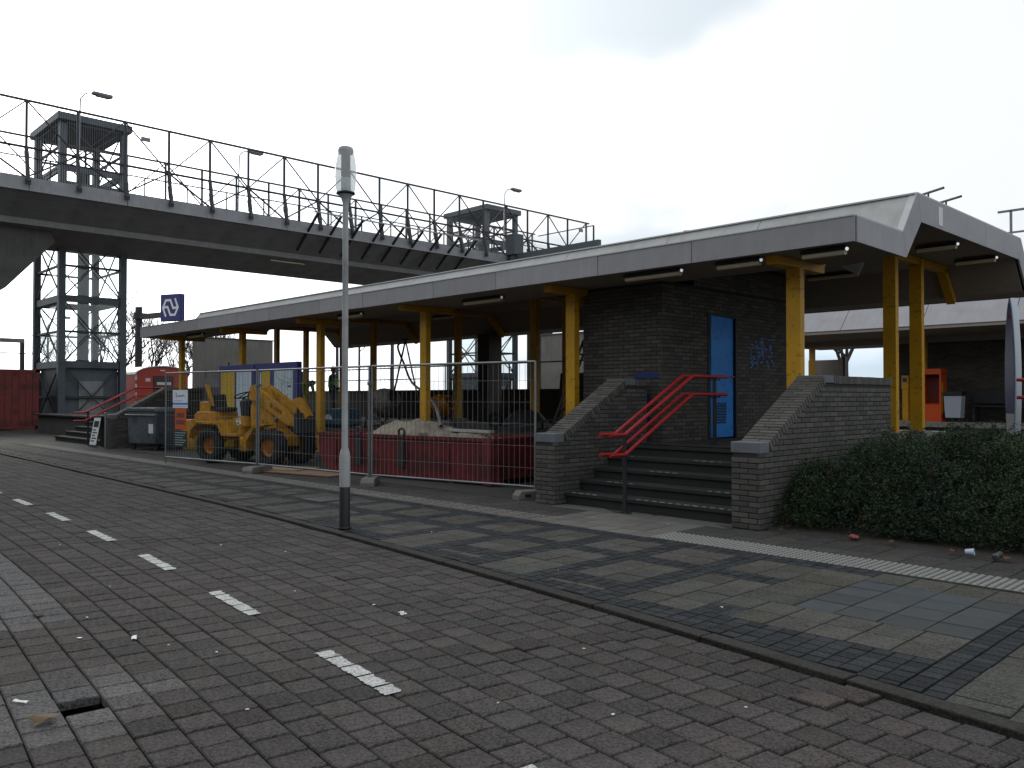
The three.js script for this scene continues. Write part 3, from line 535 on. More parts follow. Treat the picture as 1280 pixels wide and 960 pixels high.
// ---------- footbridge over the tracks ----------
{
  const br = thing('footbridge', 'high footbridge with dark box girder and dark steel truss railings', 'bridge', [0, 0, 0]);
  const XN = -38, XFar = -43.6, ZA = 6, ZB = -45;
  const beam = (pts, z0, z1) => { const g = prism(pts, z0 - z1); g.translate(0, 0, (z0 + z1) / 2); return g; };
  obj('girder', beam([[XN - 0.12, 10.42], [XN - 0.12, 9.96], [-40.0, 9.14], [-40.02, 8.95], [-43.2, 8.4], [XFar + 0.1, 9.9], [XFar + 0.1, 10.42]], ZA, ZB), M.girder, br);
  obj('girder_lip', beam([[-39.95, 9.16], [-39.95, 8.90], [-40.06, 8.90], [-40.06, 9.10]], ZA, ZB), M.girderLip, br);
  for (let z = ZA, i = 0; z > ZB + 0.1; z -= 3.86, i++) obj('edge_panel', rbx(0.1, 0.55, 3.84, 0.01, XN - 0.05, 10.2, z - 1.92 > ZB ? z - 1.93 : z - 1.93), M.deckEdge, br);
  obj('edge_panel', bx(0.1, 0.55, ZA - ZB, XFar + 0.05, 10.2, (ZA + ZB) / 2), M.deckEdge, br);
  obj('deck', span(XN - 0.1, XFar + 0.1, 10.43, 10.47, ZA, ZB), M.asphalt, br);
  // flared concrete pier head at the near end
  const head = prism([[4, 8.9], [-10.9, 8.9], [-11.1, 8.38], [-9.2, 6.2], [-5, 3.2], [-3.6, -0.1], [-0.6, -0.1], [0.6, 3.2], [4, 7]].map(([z, y]) => [-z, y]), 2.9); head.rotateY(Math.PI / 2); head.translate(-42.0, 0, 0); obj('pier', head, M.concDark, br);
  const pier2 = bx(1.6, 8.6, 1.0, -41.6, 4.2, -43); obj('pier', pier2, M.concDark, br);
  // truss railings
  const rail = (X, dir, top, mid, names) => {
    const s = 0.085;
    obj('top_rail', bar([X, top, -5.5], [X, top, ZB + 0.6], s), M.steel, br); obj('middle_rail', bar([X, mid, -5.5], [X, mid, ZB + 0.6], 0.15, 0.07), M.steel, br);
    for (let k = -2; k < 19; k++) {
      const z = -9.36 - 1.93 * k, zn = z - 1.93, low = 10.25;
      obj('truss_post', [bar([X, top, z], [X, mid, z], 0.09), bar([X, mid, z], [X + dir * 0.34, low, z], 0.13), bar([X - dir * 0.05, mid - 0.6, z], [X + dir * 0.2, low + 0.3, z + 0.05], 0.06), bx(0.1, 0.18, 0.2, X + dir * 0.3, low, z)], M.steel, br);
      if (k === 18) continue;
      const up = k % 2 === 0;
      obj('truss_diagonal', [bar([X, up ? top : mid, z], [X, up ? mid : top, zn], 0.05)], M.steel, br);
      obj('truss_diagonal', [bar([X, up ? 10.5 : mid, z], [X, up ? mid : 10.5, zn], 0.065)], M.steel, br);
    }
  };
  rail(XN - 0.16, 1, 13.65, 11.73); rail(XFar + 0.16, -1, 13.65, 11.73);
  // handrail and mesh
  obj('handrail', [tube([XN - 0.45, 11.4, -5], [XN - 0.45, 11.4, ZB], 0.03), tube([XFar + 0.45, 11.4, -5], [XFar + 0.45, 11.4, ZB], 0.03)], M.steel, br);
  for (let z = -8.4; z > ZB; z -= 1.93) obj('handrail_post', [bar([XN - 0.45, 10.47, z], [XN - 0.45, 11.4, z], 0.05), bar([XFar + 0.45, 10.47, z], [XFar + 0.45, 11.4, z], 0.05)], M.steel, br);
  const wires = []; for (const X of [XN - 0.2, XFar + 0.2]) for (let z = -5.5; z > ZB + 0.6; z -= 0.09) { wires.push(bx(0.005, 1.9, 0.006, X, 12.69, z)); wires.push(bx(0.008, 1.2, 0.014, X - 0.3 * Math.sign(X + 40.8), 11.07, z)); }
  stuff(obj('mesh_wires', wires, M.wire, br));
  obj('end_frame', [bar([XN - 0.16, 10.4, ZB + 0.1], [XN - 0.16, 13.6, ZB + 0.1], 0.09), bar([XN - 0.16, 13.6, ZB + 0.1], [XFar, 13.6, ZB + 0.1], 0.06)], M.steel, br);
  for (const z of [-13.9, -43.3]) obj('small_sign', bx(0.02, 0.2, 0.42, XN - 0.12, 13.05, z - 0.2), M.grey, br);
  // guard screens over the overhead line: slanting brackets with a light rail
  for (let k = 0; k < 9; k++) { const z = -22.2 - 1.33 * k; obj('screen_bracket', [bar([XN - 1.1, 9.2, z], [XN + 1.0, 10.82, z], 0.12, 0.08)], M.black, br); }
  obj('screen_rail', bar([XN + 1.0, 10.86, -22.0], [XN + 1.0, 10.86, -33.2], 0.07, 0.06), M.galv, br);
  // steel beam and cabinet beside the second lift
  obj('cross_beam', [bx(7.5, 0.5, 0.25, -34.4, 10.25, -36.6), bx(0.5, 1.9, 0.5, -37.6, 10.1, -36.6)], M.steelBlue, br);
  obj('cabinet', rbx(0.8, 1.3, 0.8, 0.02, -37.6, 11.1, -36.6), M.steelBlue, br);
  // underside lamp strip
  obj('lamp_strip', bx(0.08, 0.05, 2.0, -40.6, 8.78, -22.5), M.cream, br);
}
// lift towers through the bridge
function liftTower(label, z0, walls) {
  const t = thing('lift_tower', label, 'lift tower', [-42.75, 0, z0], 0, 'lattice lift towers at the footbridge');
  const W = 4.0, Dp = 2.75, p = 0.3;   // x from 0 to -W, z from 0 to -Dp
  const lv = [0, 3.08, 6.18, 9.28, 12.35, 14.6];
  for (const [x, z] of [[0, 0], [-W, 0], [0, -Dp], [-W, -Dp]]) obj('corner_post', bx(p, 14.6, p, x, 7.3, z), M.steelBlue, t);
  for (let i = 1; i < 6; i++) {
    const y = lv[i];
    obj('ring_beam', [bx(0.14, 0.32, Dp - p, 0, y, -Dp / 2), bx(0.14, 0.32, Dp - p, -W, y, -Dp / 2), bx(W - p, 0.32, 0.14, -W / 2, y, 0), bx(W - p, 0.32, 0.14, -W / 2, y, -Dp)], M.steelBlue, t);
    if (i === 4) continue;
    const a = i < 4 ? lv[i - 1] + 0.15 : lv[4], b = lv[i] - 0.15, m = (a + b) / 2;
    for (const x of [0, -W]) { obj('mid_beam', bx(0.1, 0.1, Dp, x, m, -Dp / 2), M.steel, t); obj('cross_brace', [bar([x, a, -0.15], [x, b, -Dp + 0.15], 0.055), bar([x + 0.05, b, -0.15], [x + 0.05, a, -Dp + 0.15], 0.055)], M.steel, t); }
    for (const z of [0, -Dp]) { obj('mid_beam', bx(W, 0.1, 0.1, -W / 2, m, z), M.steel, t); obj('cross_brace', [bar([-0.15, a, z], [-W + 0.15, b, z], 0.055), bar([-0.15, b, z + 0.05], [-W + 0.15, a, z + 0.05], 0.055)], M.steel, t); }
  }
  for (const [y0, y1] of [[3.3, 6.0], [6.4, 9.1]]) obj('glass_pane', [bx(W - p, y1 - y0, 0.012, -W / 2, (y0 + y1) / 2, -0.2), bx(0.012, y1 - y0, Dp - p, -0.2, (y0 + y1) / 2, -Dp / 2)], M.glass, t);
  obj('roof', [rbx(W + 0.7, 0.35, Dp + 0.6, 0.03, -W / 2, 14.68, -Dp / 2), bx(W + 0.3, 0.1, Dp + 0.2, -W / 2, 14.45, -Dp / 2)], M.steelBlue, t);
  obj('lift_guide', cyl(0.27, 13, -W * 0.62, 6.6, -Dp * 0.62), M.steelBlue, t);
  obj('parapet', [bx(0.08, 1.0, Dp - p, -0.1, 11.25, -Dp / 2), bx(W - p, 0.9, 0.08, -W / 2, 11.2, -0.1)], M.steelBlue, t);
  if (walls) { obj('lower_wall', [bx(0.1, 2.9, Dp - p - 0.02, -0.22, 1.5, -Dp / 2), bx(W - p, 2.9, 0.1, -W / 2, 1.5, -0.22)], M.steelBlue, t); obj('lift_door', bx(0.04, 2.2, 1.1, -0.14, 1.2, -Dp / 2), M.grey, t); }
}
liftTower('lattice steel and glass lift tower beside the dark red container', -12.0, true);
liftTower('lattice lift tower rising past the far end of the footbridge', -38.9, true);
// lamps on the bridge
function bridgeLamp(z, x, label) {
  const l = thing('bridge_lamp', label, 'street lamp', [x, 10.47, z], 0, 'street lamps on the footbridge');
  obj('pole', [tube([0, 0, 0], [0, 4.1, -0.1], 0.05, 0.035), pipe([[0, 4.1, -0.1], [0.1, 4.35, -0.3], [0.15, 4.42, -0.65]], 0.028, 8, 10)], M.galv, l);
  obj('head', [rbx(0.26, 0.16, 0.85, 0.06, 0.17, 4.42, -0.95), rbx(0.2, 0.06, 0.6, 0.03, 0.17, 4.33, -0.98)], M.grey, l);
  return l;
}
bridgeLamp(-11.6, -39.2, 'street lamp on the footbridge above the lattice lift tower'); bridgeLamp(-20.6, -42.6, 'street lamp on the footbridge seen beside the lantern post'); bridgeLamp(-36.6, -38.6, 'street lamp on the footbridge by the grey cabinet');
// ---------- street furniture ----------
{
  const l = thing('lamp_post', 'grey lantern post with a black foot on the pavement kerb', 'lamp post', [-8.27, PAV, -5.32]); l.scale.y = 0.97;
  obj('foot', [lathe([[0, 0.005], [0.075, 0.005], [0.075, 0.02], [0.062, 0.03], [0.062, 0.5], [0, 0.5]], 24)], M.black, l);
  const sh = obj('shaft', [lathe([[0.06, 0.5], [0.062, 0.52], [0.062, 0.85], [0.055, 0.91], [0.037, 0.965], [0.036, 1.5], [0.033, 3.82], [0.036, 3.88], [0.05, 3.93], [0.085, 3.975], [0.1, 3.99], [0.1, 4.0], [0, 4.0]], 24)], M.pole, l);
  obj('access_door', [bx(0.003, 0.09, 0.045, 0, 0, 0)].map((g) => { g.translate(0.063, 0.73, 0); g.rotateY(0.9 + Math.PI / 2 + 0.9); return g; }), M.black, sh);
  obj('collar', [lathe([[0.06, 3.965], [0.108, 3.985], [0.108, 4.005], [0.06, 4.01]], 24)], M.black, l);
  obj('diffuser', [lathe([[0.1, 4.01], [0.112, 4.06], [0.123, 4.2], [0.12, 4.32], [0.102, 4.44], [0.088, 4.48]], 28)], M.frost, l);
  obj('louvre_stack', [...Array(14)].map((_, i) => lathe([[0, 4.2 + i * 0.018], [0.055, 4.2 + i * 0.018], [0.05, 4.212 + i * 0.018], [0, 4.212 + i * 0.018]], 20)), M.grey, l);
  obj('lamp_gear', [cyl(0.055, 0.16, 0, 4.1, 0)], mat(0.5, 0.6, 0.66, 0.5), l);
  obj('cap', [lathe([[0.09, 4.475], [0.092, 4.5], [0.086, 4.53], [0.07, 4.545], [0, 4.55]], 24)], M.pole, l);
}
{ // drain grating beside the lantern post
  const d = thing('drain_cover', 'square dark iron cover sunk in the pavement behind the lantern post', 'cover', [-10.85, PAV + 0.006, -6.66]);
  obj('frame', [bx(0.56, 0.012, 0.03, 0, 0, 0.265), bx(0.56, 0.012, 0.03, 0, 0, -0.265), bx(0.03, 0.012, 0.5, 0.265, 0, 0), bx(0.03, 0.012, 0.5, -0.265, 0, 0)], M.steel, d); obj('plate', bx(0.5, 0.008, 0.5, 0, -0.001, 0), M.black, d);
}
// mesh fence panels on concrete feet
const FP = [[-18.95, -7.47], [-15.64, -8.02], [-12.13, -8.32], [-8.74, -8.98]];
const fenceLabel = ['wire mesh site fence panel with notice boards, by the yellow loader', 'wire mesh site fence panel in front of the loader arm and blue tank', 'wire mesh site fence panel in front of the sand filled skip'];
for (let i = 0; i < 3; i++) {
  const [x0, z0] = FP[i], [x1, z1] = FP[i + 1], L = Math.hypot(x1 - x0, z1 - z0) - 0.07, a = -Math.atan2(z1 - z0, x1 - x0);
  const f = thing('mesh_fence', fenceLabel[i], 'fence', [(x0 + x1) / 2, PAV, (z0 + z1) / 2], a, 'mesh fence panels round the building site');
  const r = 0.019, h = L / 2;
  for (const s of [-1, 1]) obj('upright', tube([s * h, 0.04, 0], [s * h, 2.06, 0], r), M.galv, f);
  obj('rail', tube([-h, 2.05, 0], [h, 2.05, 0], r), M.galv, f); obj('rail', tube([-h, 0.17, 0], [h, 0.17, 0], r), M.galv, f);
  const w = []; for (let x = -h + 0.1; x < h - 0.03; x += 0.1) w.push(bx(0.0042, 1.88, 0.0042, x, 1.11, 0)); for (let k = 0; k < 5; k++) w.push(bx(L, 0.0045, 0.0045, 0, 0.45 + k * 0.33, 0.0045));
  stuff(obj('mesh_wires', w, M.wire, f));
  if (i < 2) obj('coupler', [bx(0.1, 0.06, 0.07, h + 0.035, 1.75, 0), tube([h + 0.035, 1.75, -0.05], [h + 0.035, 1.75, 0.06], 0.012)], M.galv, f);
}
for (let i = 0; i < 3; i++) {
  const [x, z] = [FP[1], FP[2], FP[3]][i]; 
  const b = thing('concrete_weight', ['concrete fence foot between the loader panel and the tank panel', 'concrete fence foot beside the skip, next to the lantern post', 'concrete fence foot against the stair wall'][i], 'fence foot', [x, PAV, z], i === 2 ? 1.2 : -1.1 + 0.35 * i, 'concrete feet of the site fence');
  obj('block', [prism([[-0.36, 0], [0.36, 0], [0.36, 0.06], [0.3, 0.13], [-0.3, 0.13], [-0.36, 0.06]], 0.23, 0.012)], M.conc, b);
  obj('socket', cyl(0.028, 0.004, 0.05, 0.1312, 0, 'y', 10), M.black, b); obj('handle_slot', bx(0.1, 0.05, 0.004, -0.2, 0.06, 0.1165), M.black, b);
}
// notice boards on the fence
{
  const [x0, z0] = FP[0], a = -Math.atan2(FP[1][1] - z0, FP[1][0] - x0);
  const board = (label, name, s, y, w, h, t, edge) => { const o = thing(name, label, 'sign', [x0 + Math.cos(a) * s, y, z0 - Math.sin(a) * s], a); obj('board', rbx(w, h, 0.006, 0.002, 0, 0, 0.012), edge, o); print('print', w - 0.01, h - 0.01, t, o, [0, 0, 0.0165]); obj('tie', [tube([-w * 0.4, h * 0.4, 0.018], [-w * 0.4, h * 0.4, -0.006], 0.006), tube([w * 0.4, h * 0.4, 0.018], [w * 0.4, h * 0.4, -0.006], 0.006)], M.black, o); };
  board('white notice board with blue script tied high on the site fence', 'notice_board', 0.62, 1.50, 0.58, 0.40, canvasTex(256, 180, (c, w, h) => { c.fillStyle = '#dfe3ea'; c.fillRect(0, 0, w, h); c.strokeStyle = '#2b4590'; c.lineWidth = 9; c.beginPath(); c.moveTo(60, 30); c.lineTo(60, 80); c.moveTo(76, 66); c.bezierCurveTo(100, 30, 110, 90, 130, 55); c.bezierCurveTo(150, 40, 150, 90, 176, 50); c.bezierCurveTo(190, 40, 196, 70, 206, 64); c.stroke(); c.fillStyle = '#b32a2a'; c.fillRect(52, 24, 12, 16); c.fillStyle = '#4a7fc4'; c.fillRect(0, 128, w, 20); c.fillStyle = '#9db6d8'; c.fillRect(20, 104, 150, 8); c.fillRect(20, 158, 200, 8); }), M.white);
  board('orange notice board with dark lettering on the site fence', 'notice_board', 0.64, 1.06, 0.44, 0.46, canvasTex(256, 256, (c, w, h) => { c.fillStyle = '#c4561c'; c.fillRect(0, 0, w, h); c.fillStyle = '#4a3a3c'; c.fillRect(40, 50, 176, 60); c.fillRect(30, 140, 196, 56); c.fillStyle = '#c4561c'; for (let i = 0; i < 6; i++) { c.fillRect(62 + i * 28, 56, 6, 48); c.fillRect(50 + i * 30, 146, 6, 44); } }), M.orange);
  board('dark green notice board with pale lines of text on the site fence', 'notice_board', 0.64, 0.62, 0.50, 0.36, canvasTex(256, 180, (c, w, h) => { c.fillStyle = '#22302f'; c.fillRect(0, 0, w, h); c.fillStyle = '#9fb0ae'; for (let i = 0; i < 6; i++) c.fillRect(16, 16 + i * 27, 225 - 30 * ((i * 7) % 3), 8); }), M.black);
}
// red skip full of sand
{
  const a = 0.138, s = thing('skip_container', 'red skip container heaped with sand behind the site fence', 'skip', [-12.83, 0.036, -10.35 + 0.9], a);
  const L = 4.56, W = 1.42, H = 0.78;
  s.position.set(-12.67, 0.036, -9.94);
  // side profile, sloping in at the foot of the far end
  const prof = [[-L / 2, H], [-L / 2 + 0.03, 0.3], [-L / 2 + 0.3, 0.06], [L / 2 - 0.16, 0.06], [L / 2, 0.12], [L / 2, H]];
  const side = (z, sgn) => { const g = prism(prof, 0.03); g.translate(0, 0, z); return g; };
  obj('side_panel', side(W / 2 - 0.015, 1), M.skip, s); obj('side_panel', side(-W / 2 + 0.015, -1), M.skip, s);
  obj('end_panel', [bar([-L / 2 + 0.015, H, 0], [-L / 2 + 0.045, 0.3, 0], W - 0.06, 0.03), bar([-L / 2 + 0.045, 0.3, 0], [-L / 2 + 0.31, 0.07, 0], W - 0.06, 0.03)].map((g) => g), M.skip, s);
  obj('end_panel', [bx(0.03, H - 0.1, W - 0.06, L / 2 - 0.015, H / 2 + 0.05, 0)], M.skip, s);
  obj('floor_panel', [bx(L - 0.45, 0.03, W - 0.06, 0.05, 0.085, 0)], M.skip, s);
  obj('rim', [bx(L + 0.06, 0.06, 0.07, 0, H, W / 2), bx(L + 0.06, 0.06, 0.07, 0, H, -W / 2), bx(0.07, 0.06, W - 0.08, L / 2, H, 0), bx(0.07, 0.06, W - 0.08, -L / 2, H, 0)], M.skip, s);
  for (const x of [-1.05, 0.12]) { obj('lifting_ear', [bx(0.13, 0.5, 0.05, x, H - 0.3, W / 2 + 0.03), (() => { const g = new THREE.TorusGeometry(0.075, 0.022, 8, 14); g.translate(x, H + 0.08, W / 2 + 0.03); return g; })()], M.steel, s); }
  obj('corner_post', [bx(0.16, H - 0.02, 0.05, L / 2 - 0.1, H / 2 + 0.01, W / 2 + 0.026)], toned(M.skip, [1.2, 2, 2]), s);
  obj('corner_post', [bx(0.05, H - 0.02, 0.14, L / 2 + 0.026, H / 2 + 0.01, W / 2 - 0.1)], M.skip, s);
  for (const x of [-1.75, 1.25]) obj('rib', bx(0.05, 0.5, 0.025, x, 0.42, W / 2 + 0.012), M.skip, s);
  obj('skid', [bx(0.12, 0.06, W, -1.1, 0.03, 0), bx(0.12, 0.06, W, 1.3, 0.03, 0)], M.steel, s);
  // the heap
  const h = thing('sand_heap', 'pale heap of sand and rubble filling the red skip', 'sand', [s.position.x, 0.036, s.position.z], a);
  const g = new THREE.PlaneGeometry(L - 0.08, W - 0.08, 90, 40); g.rotateX(-Math.PI / 2); const p = g.attributes.position;
  for (let i = 0; i < p.count; i++) { const x = p.getX(i), z = p.getZ(i); const ex = 1 - Math.pow(Math.abs(z) / (W / 2), 3); const m = Math.exp(-Math.pow((x + 0.55) / 0.62, 2)) * 0.36 + Math.exp(-Math.pow((x - 0.15) / 0.42, 2)) * 0.24 + Math.exp(-Math.pow((x - 1.0) / 0.6, 2)) * 0.14; p.setY(i, 0.66 + ex * m + 0.1 * (fbm(x * 5 + 7, z * 5, 5) - 0.45) * (0.4 + ex)); } g.computeVertexNormals();
  obj('heap', g, M.sandM, h);
  const lumps = []; for (let i = 0; i < 70; i++) { const x = rr(-0.3, 1.6), z = rr(-0.55, 0.6), q = new THREE.IcosahedronGeometry(rr(0.015, 0.06), 0); q.rotateX(rnd() * 6); q.rotateY(rnd() * 6); const m = Math.exp(-Math.pow((x - 0.15) / 0.42, 2)) * 0.22 + Math.exp(-Math.pow((x - 1.0) / 0.6, 2)) * 0.13; q.translate(x, 0.67 + m * 0.9, z); lumps.push(q); }
  stuff(obj('rubble', lumps, M.sandM, h));
  const pl = thing('plank', 'pale wooden plank lying across the sand heap', 'plank', [s.position.x + 0.75, 0.92, s.position.z - 0.28], a + 0.12); obj('board', rbx(1.35, 0.05, 0.16, 0.006, 0, 0.0, 0, 0, -0.02), M.timberW, pl);
}
// hose from the stepladder to the sand
{ const h = thing('hose', 'grey hose hanging from the stepladder down to the sand', 'hose', [0, 0, 0]); obj('hose_tube', pipe([[-20.4, 3.2, -15.05], [-20.49, 3.09, -15.03], [-19.88, 2.52, -14.81], [-18.87, 2.02, -14.28], [-16.63, 1.66, -13.01], [-14.51, 1.42, -11.62], [-12.88, 1.24, -10.42], [-12.2, 1.0, -9.95]], 0.033, 8, 60), M.grey, h); }
{ const l = thing('stepladder', 'tall steel stepladder standing on the platform', 'ladder', [-20.2, PL, -15.1], 0.9);
  for (const [s, w] of [[1, 0.3], [-1, 0.26]]) { for (const k of [-1, 1]) obj('stile', bar([s * 0.52, 0, k * w], [0, 2.42, k * 0.16], 0.05, 0.03), M.steel, l); for (let i = 1; i < 7; i++) { const t = i / 7.2; obj('rung', bar([s * 0.52 * (1 - t), 2.42 * t, -w * (1 - t) - 0.16 * t], [s * 0.52 * (1 - t), 2.42 * t, w * (1 - t) + 0.16 * t], 0.05, 0.03), M.steel, l); } }
  obj('top_step', bx(0.2, 0.04, 0.36, 0, 2.43, 0), M.steel, l); }
{ const l = thing('ladder', 'dark ladder leaning beside the brick service building', 'ladder', [-10.35, PL, -11.5], 0.5);
  for (const k of [-1, 1]) obj('stile', bar([-0.35, 0, k * 0.2], [0.3, 1.75, k * 0.2], 0.06, 0.03), M.steel, l); for (let i = 1; i < 7; i++) { const t = i / 7; obj('rung', tube([-0.35 + 0.65 * t, 1.75 * t, -0.2], [-0.35 + 0.65 * t, 1.75 * t, 0.2], 0.015), M.steel, l); }
  obj('rear_leg', [bar([0.55, 0, 0.15], [0.28, 1.7, 0.15], 0.04), bar([0.55, 0, -0.15], [0.28, 1.7, -0.15], 0.04)], M.steel, l); }
// loader
{
  const t = thing('wheel_loader', 'yellow compact wheel loader with lowered lift arm behind the fence', 'loader', [-18.85, 0.036, -8.9], 0.29);
  const Y = M.loader, wheel = (x, z) => {
    const w = new THREE.Group(); w.name = 'wheel'; t.add(w); w.position.set(x, 0.40, z);
    obj('tyre', [lathe([[0.22, -0.13], [0.30, -0.15], [0.37, -0.145], [0.395, -0.10], [0.4, 0], [0.395, 0.10], [0.37, 0.145], [0.30, 0.15], [0.22, 0.13]], 30).rotateX(Math.PI / 2), ...[...Array(22)].map((_, i) => { const g = bx(0.035, 0.03, 0.13, 0, 0.4, i % 2 ? 0.07 : -0.07, i % 2 ? 0.5 : -0.5); g.rotateZ((i / 22) * Math.PI * 2); return g; })], M.rubber, w);
    obj('rim', [lathe([[0, 0.05], [0.07, 0.06], [0.1, 0.03], [0.19, 0.04], [0.225, 0.11], [0.23, -0.11], [0.19, -0.04], [0, -0.05]], 24).rotateX(Math.PI / 2), ...[...Array(6)].map((_, i) => cyl(0.014, 0.14, 0.08 * Math.cos(i * 1.047), 0.08 * Math.sin(i * 1.047), 0, 'z', 6))], toned(Y, [0.6, 0.5, 0.5]), w);
  };
  for (const z of [0.45, -0.45]) { wheel(0, z); wheel(1.86, z); }
  obj('axle', [cyl(0.07, 0.8, 0, 0.4, 0, 'z'), cyl(0.07, 0.8, 1.86, 0.4, 0, 'z')], M.steel, t);
  obj('rear_body', [prism([[-0.72, 0.62], [-0.72, 1.1], [-0.62, 1.17], [-0.05, 1.17], [0.02, 0.62]], 0.72, 0.02), prism([[0.12, 0.50], [0.05, 0.98], [0.16, 0.98], [0.38, 0.82], [0.78, 0.84], [0.78, 0.5]], 0.66, 0.01)], Y, t);
  obj('counterweight', prism([[-1.12, 0.34], [-1.12, 0.62], [-1.0, 0.98], [-0.74, 0.98], [-0.66, 0.62], [-0.5, 0.62], [-0.5, 0.26], [-0.95, 0.26]], 0.9, 0.03), Y, t);
  for (const z of [0.46, -0.46]) obj('rear_fender', [prism([[-0.62, 0.55], [-0.56, 0.74], [-0.36, 0.88], [0.3, 0.88], [0.46, 0.62], [0.9, 0.62], [0.9, 0.67], [0.5, 0.68], [0.34, 0.94], [-0.4, 0.94], [-0.66, 0.78], [-0.68, 0.55]], 0.28, 0.008).translate(0, 0, z)], Y, t);
  obj('step_plate', [bx(0.5, 0.03, 0.9, 0.62, 0.56, 0), prism([[0.3, 0.36], [0.52, 0.58], [0.72, 0.58], [0.66, 0.36]], 0.9, 0.01)], Y, t);
  obj('battery_box', rbx(0.34, 0.24, 0.5, 0.02, -0.5, 1.28, 0), Y, t);
  obj('seat', [rbx(0.42, 0.1, 0.44, 0.04, -0.1, 1.22, 0), rbx(0.1, 0.36, 0.42, 0.04, -0.3, 1.4, 0, 0, 0.15)], M.rubber, t);
  obj('arm_rest', prism([[-0.05, 0], [0.05, 0], [-0.13, 0.5], [-0.23, 0.5]], 0.05, 0.004).translate(-0.22, 1.3, 0.26), Y, t);
  obj('console', [prism([[0.5, 0.84], [0.46, 1.02], [0.78, 1.08], [0.86, 0.84]], 0.5, 0.01)], Y, t);
  obj('steering_column', [tube([0.72, 0.95, 0], [0.52, 1.5, 0], 0.05), rbx(0.26, 0.42, 0.34, 0.08, 0.68, 1.25, 0, 0, 0.12)], M.rubber, t);
  const sw = new THREE.TorusGeometry(0.19, 0.017, 8, 24); sw.rotateX(Math.PI / 2); sw.rotateZ(0.38); sw.translate(0.5, 1.55, 0); obj('steering_wheel', [sw, bar([0.33, 1.48, 0], [0.67, 1.62, 0], 0.02)], M.black, t);
  obj('front_frame', [prism([[0.95, 0.42], [0.92, 1.2], [1.06, 1.72], [1.2, 1.72], [1.5, 1.3], [1.75, 0.8], [2.1, 0.62], [2.1, 0.42]], 0.34, 0.015)], Y, t);
  for (const z of [0.45, -0.45]) obj('front_fender', [prism([[1.12, 0.50], [1.16, 0.60], [1.44, 0.88], [1.84, 0.93], [1.86, 0.90], [1.5, 0.82], [1.24, 0.50]], 0.32, 0.006).translate(0, 0, z), prism([[1.1, 0.3], [1.1, 0.62], [1.3, 0.5], [1.3, 0.3]], 0.3, 0.006).translate(-0.05, 0, z)], Y, t);
  for (const z of [0.24, -0.24]) obj('lift_arm', [prism([[0.98, 1.45], [1.02, 1.76], [1.16, 1.78], [2.2, 1.2], [2.46, 0.98], [2.4, 0.84], [2.12, 0.9], [1.2, 1.42]], 0.07, 0.008).translate(0, 0, z)], Y, t);
  obj('tilt_link', [prism([[2.0, 0.96], [2.12, 1.46], [2.3, 1.5], [2.62, 1.1], [2.5, 1.02], [2.26, 1.3], [2.16, 0.94]], 0.16, 0.01)], Y, t);
  obj('coupler_plate', [prism([[2.4, 0.72], [2.38, 1.16], [2.46, 1.16], [2.5, 0.72]], 0.62, 0.015)], M.steel, t);
  obj('hydraulic_ram', [tube([1.15, 0.7, 0.12], [1.8, 1.08, 0.12], 0.045), tube([1.8, 1.08, 0.12], [2.1, 1.22, 0.12], 0.025)], M.galv, t);
  obj('hydraulic_hose', [pipe([[0.95, 1.1, 0.1], [0.82, 1.5, 0.14], [0.98, 1.72, 0.16], [1.08, 1.5, 0.15]], 0.02, 8, 20), pipe([[0.98, 1.05, -0.08], [0.9, 1.45, -0.1], [1.05, 1.66, -0.1], [1.12, 1.4, -0.1]], 0.02, 8, 20)], M.black, t);
  obj('tail_lamp', [bx(0.03, 0.1, 0.1, -1.06, 0.9, 0.4), bx(0.03, 0.1, 0.1, -1.06, 0.9, -0.4)], M.white, t);
  const txt = canvasTex(512, 160, (c, w, h) => { c.clearRect(0, 0, w, h); c.font = 'bold 130px sans-serif'; c.fillStyle = '#14100e'; c.fillText('G', 6, 124); c.fillStyle = '#a01414'; c.fillText('I', 112, 124); c.fillStyle = '#14100e'; c.fillText('ANT', 168, 124); });
  print('lettering', 0.5, 0.155, txt, t, [1.86, 1.225, 0.2785], [0, 0, -0.515], { transparent: true, alphaTest: 0.1 });
  const stk = canvasTex(64, 64, (c) => { c.fillStyle = '#d8dedc'; c.fillRect(0, 0, 64, 64); c.fillStyle = '#3f8f7a'; c.fillRect(8, 30, 30, 26); c.fillStyle = '#222'; c.fillRect(20, 8, 30, 10); });
  print('sticker', 0.14, 0.14, stk, t, [0.64, 0.94, 0.254], [0, 0, 0.3]);
}
{ const b = thing('plywood_sheet', 'sheets of reddish plywood lying on the ground in front of the loader', 'plywood', [-14.9, 0.037, -8.62], 0.2); obj('sheet', [bx(2.3, 0.02, 1.0, 0, 0.012, -0.1)], mat(0.30, 0.19, 0.13, 0.9, { map: T.wood }), b); obj('sheet', [bx(1.4, 0.02, 0.8, -0.9, 0.034, -0.2, 0.2)], M.timber, b); }
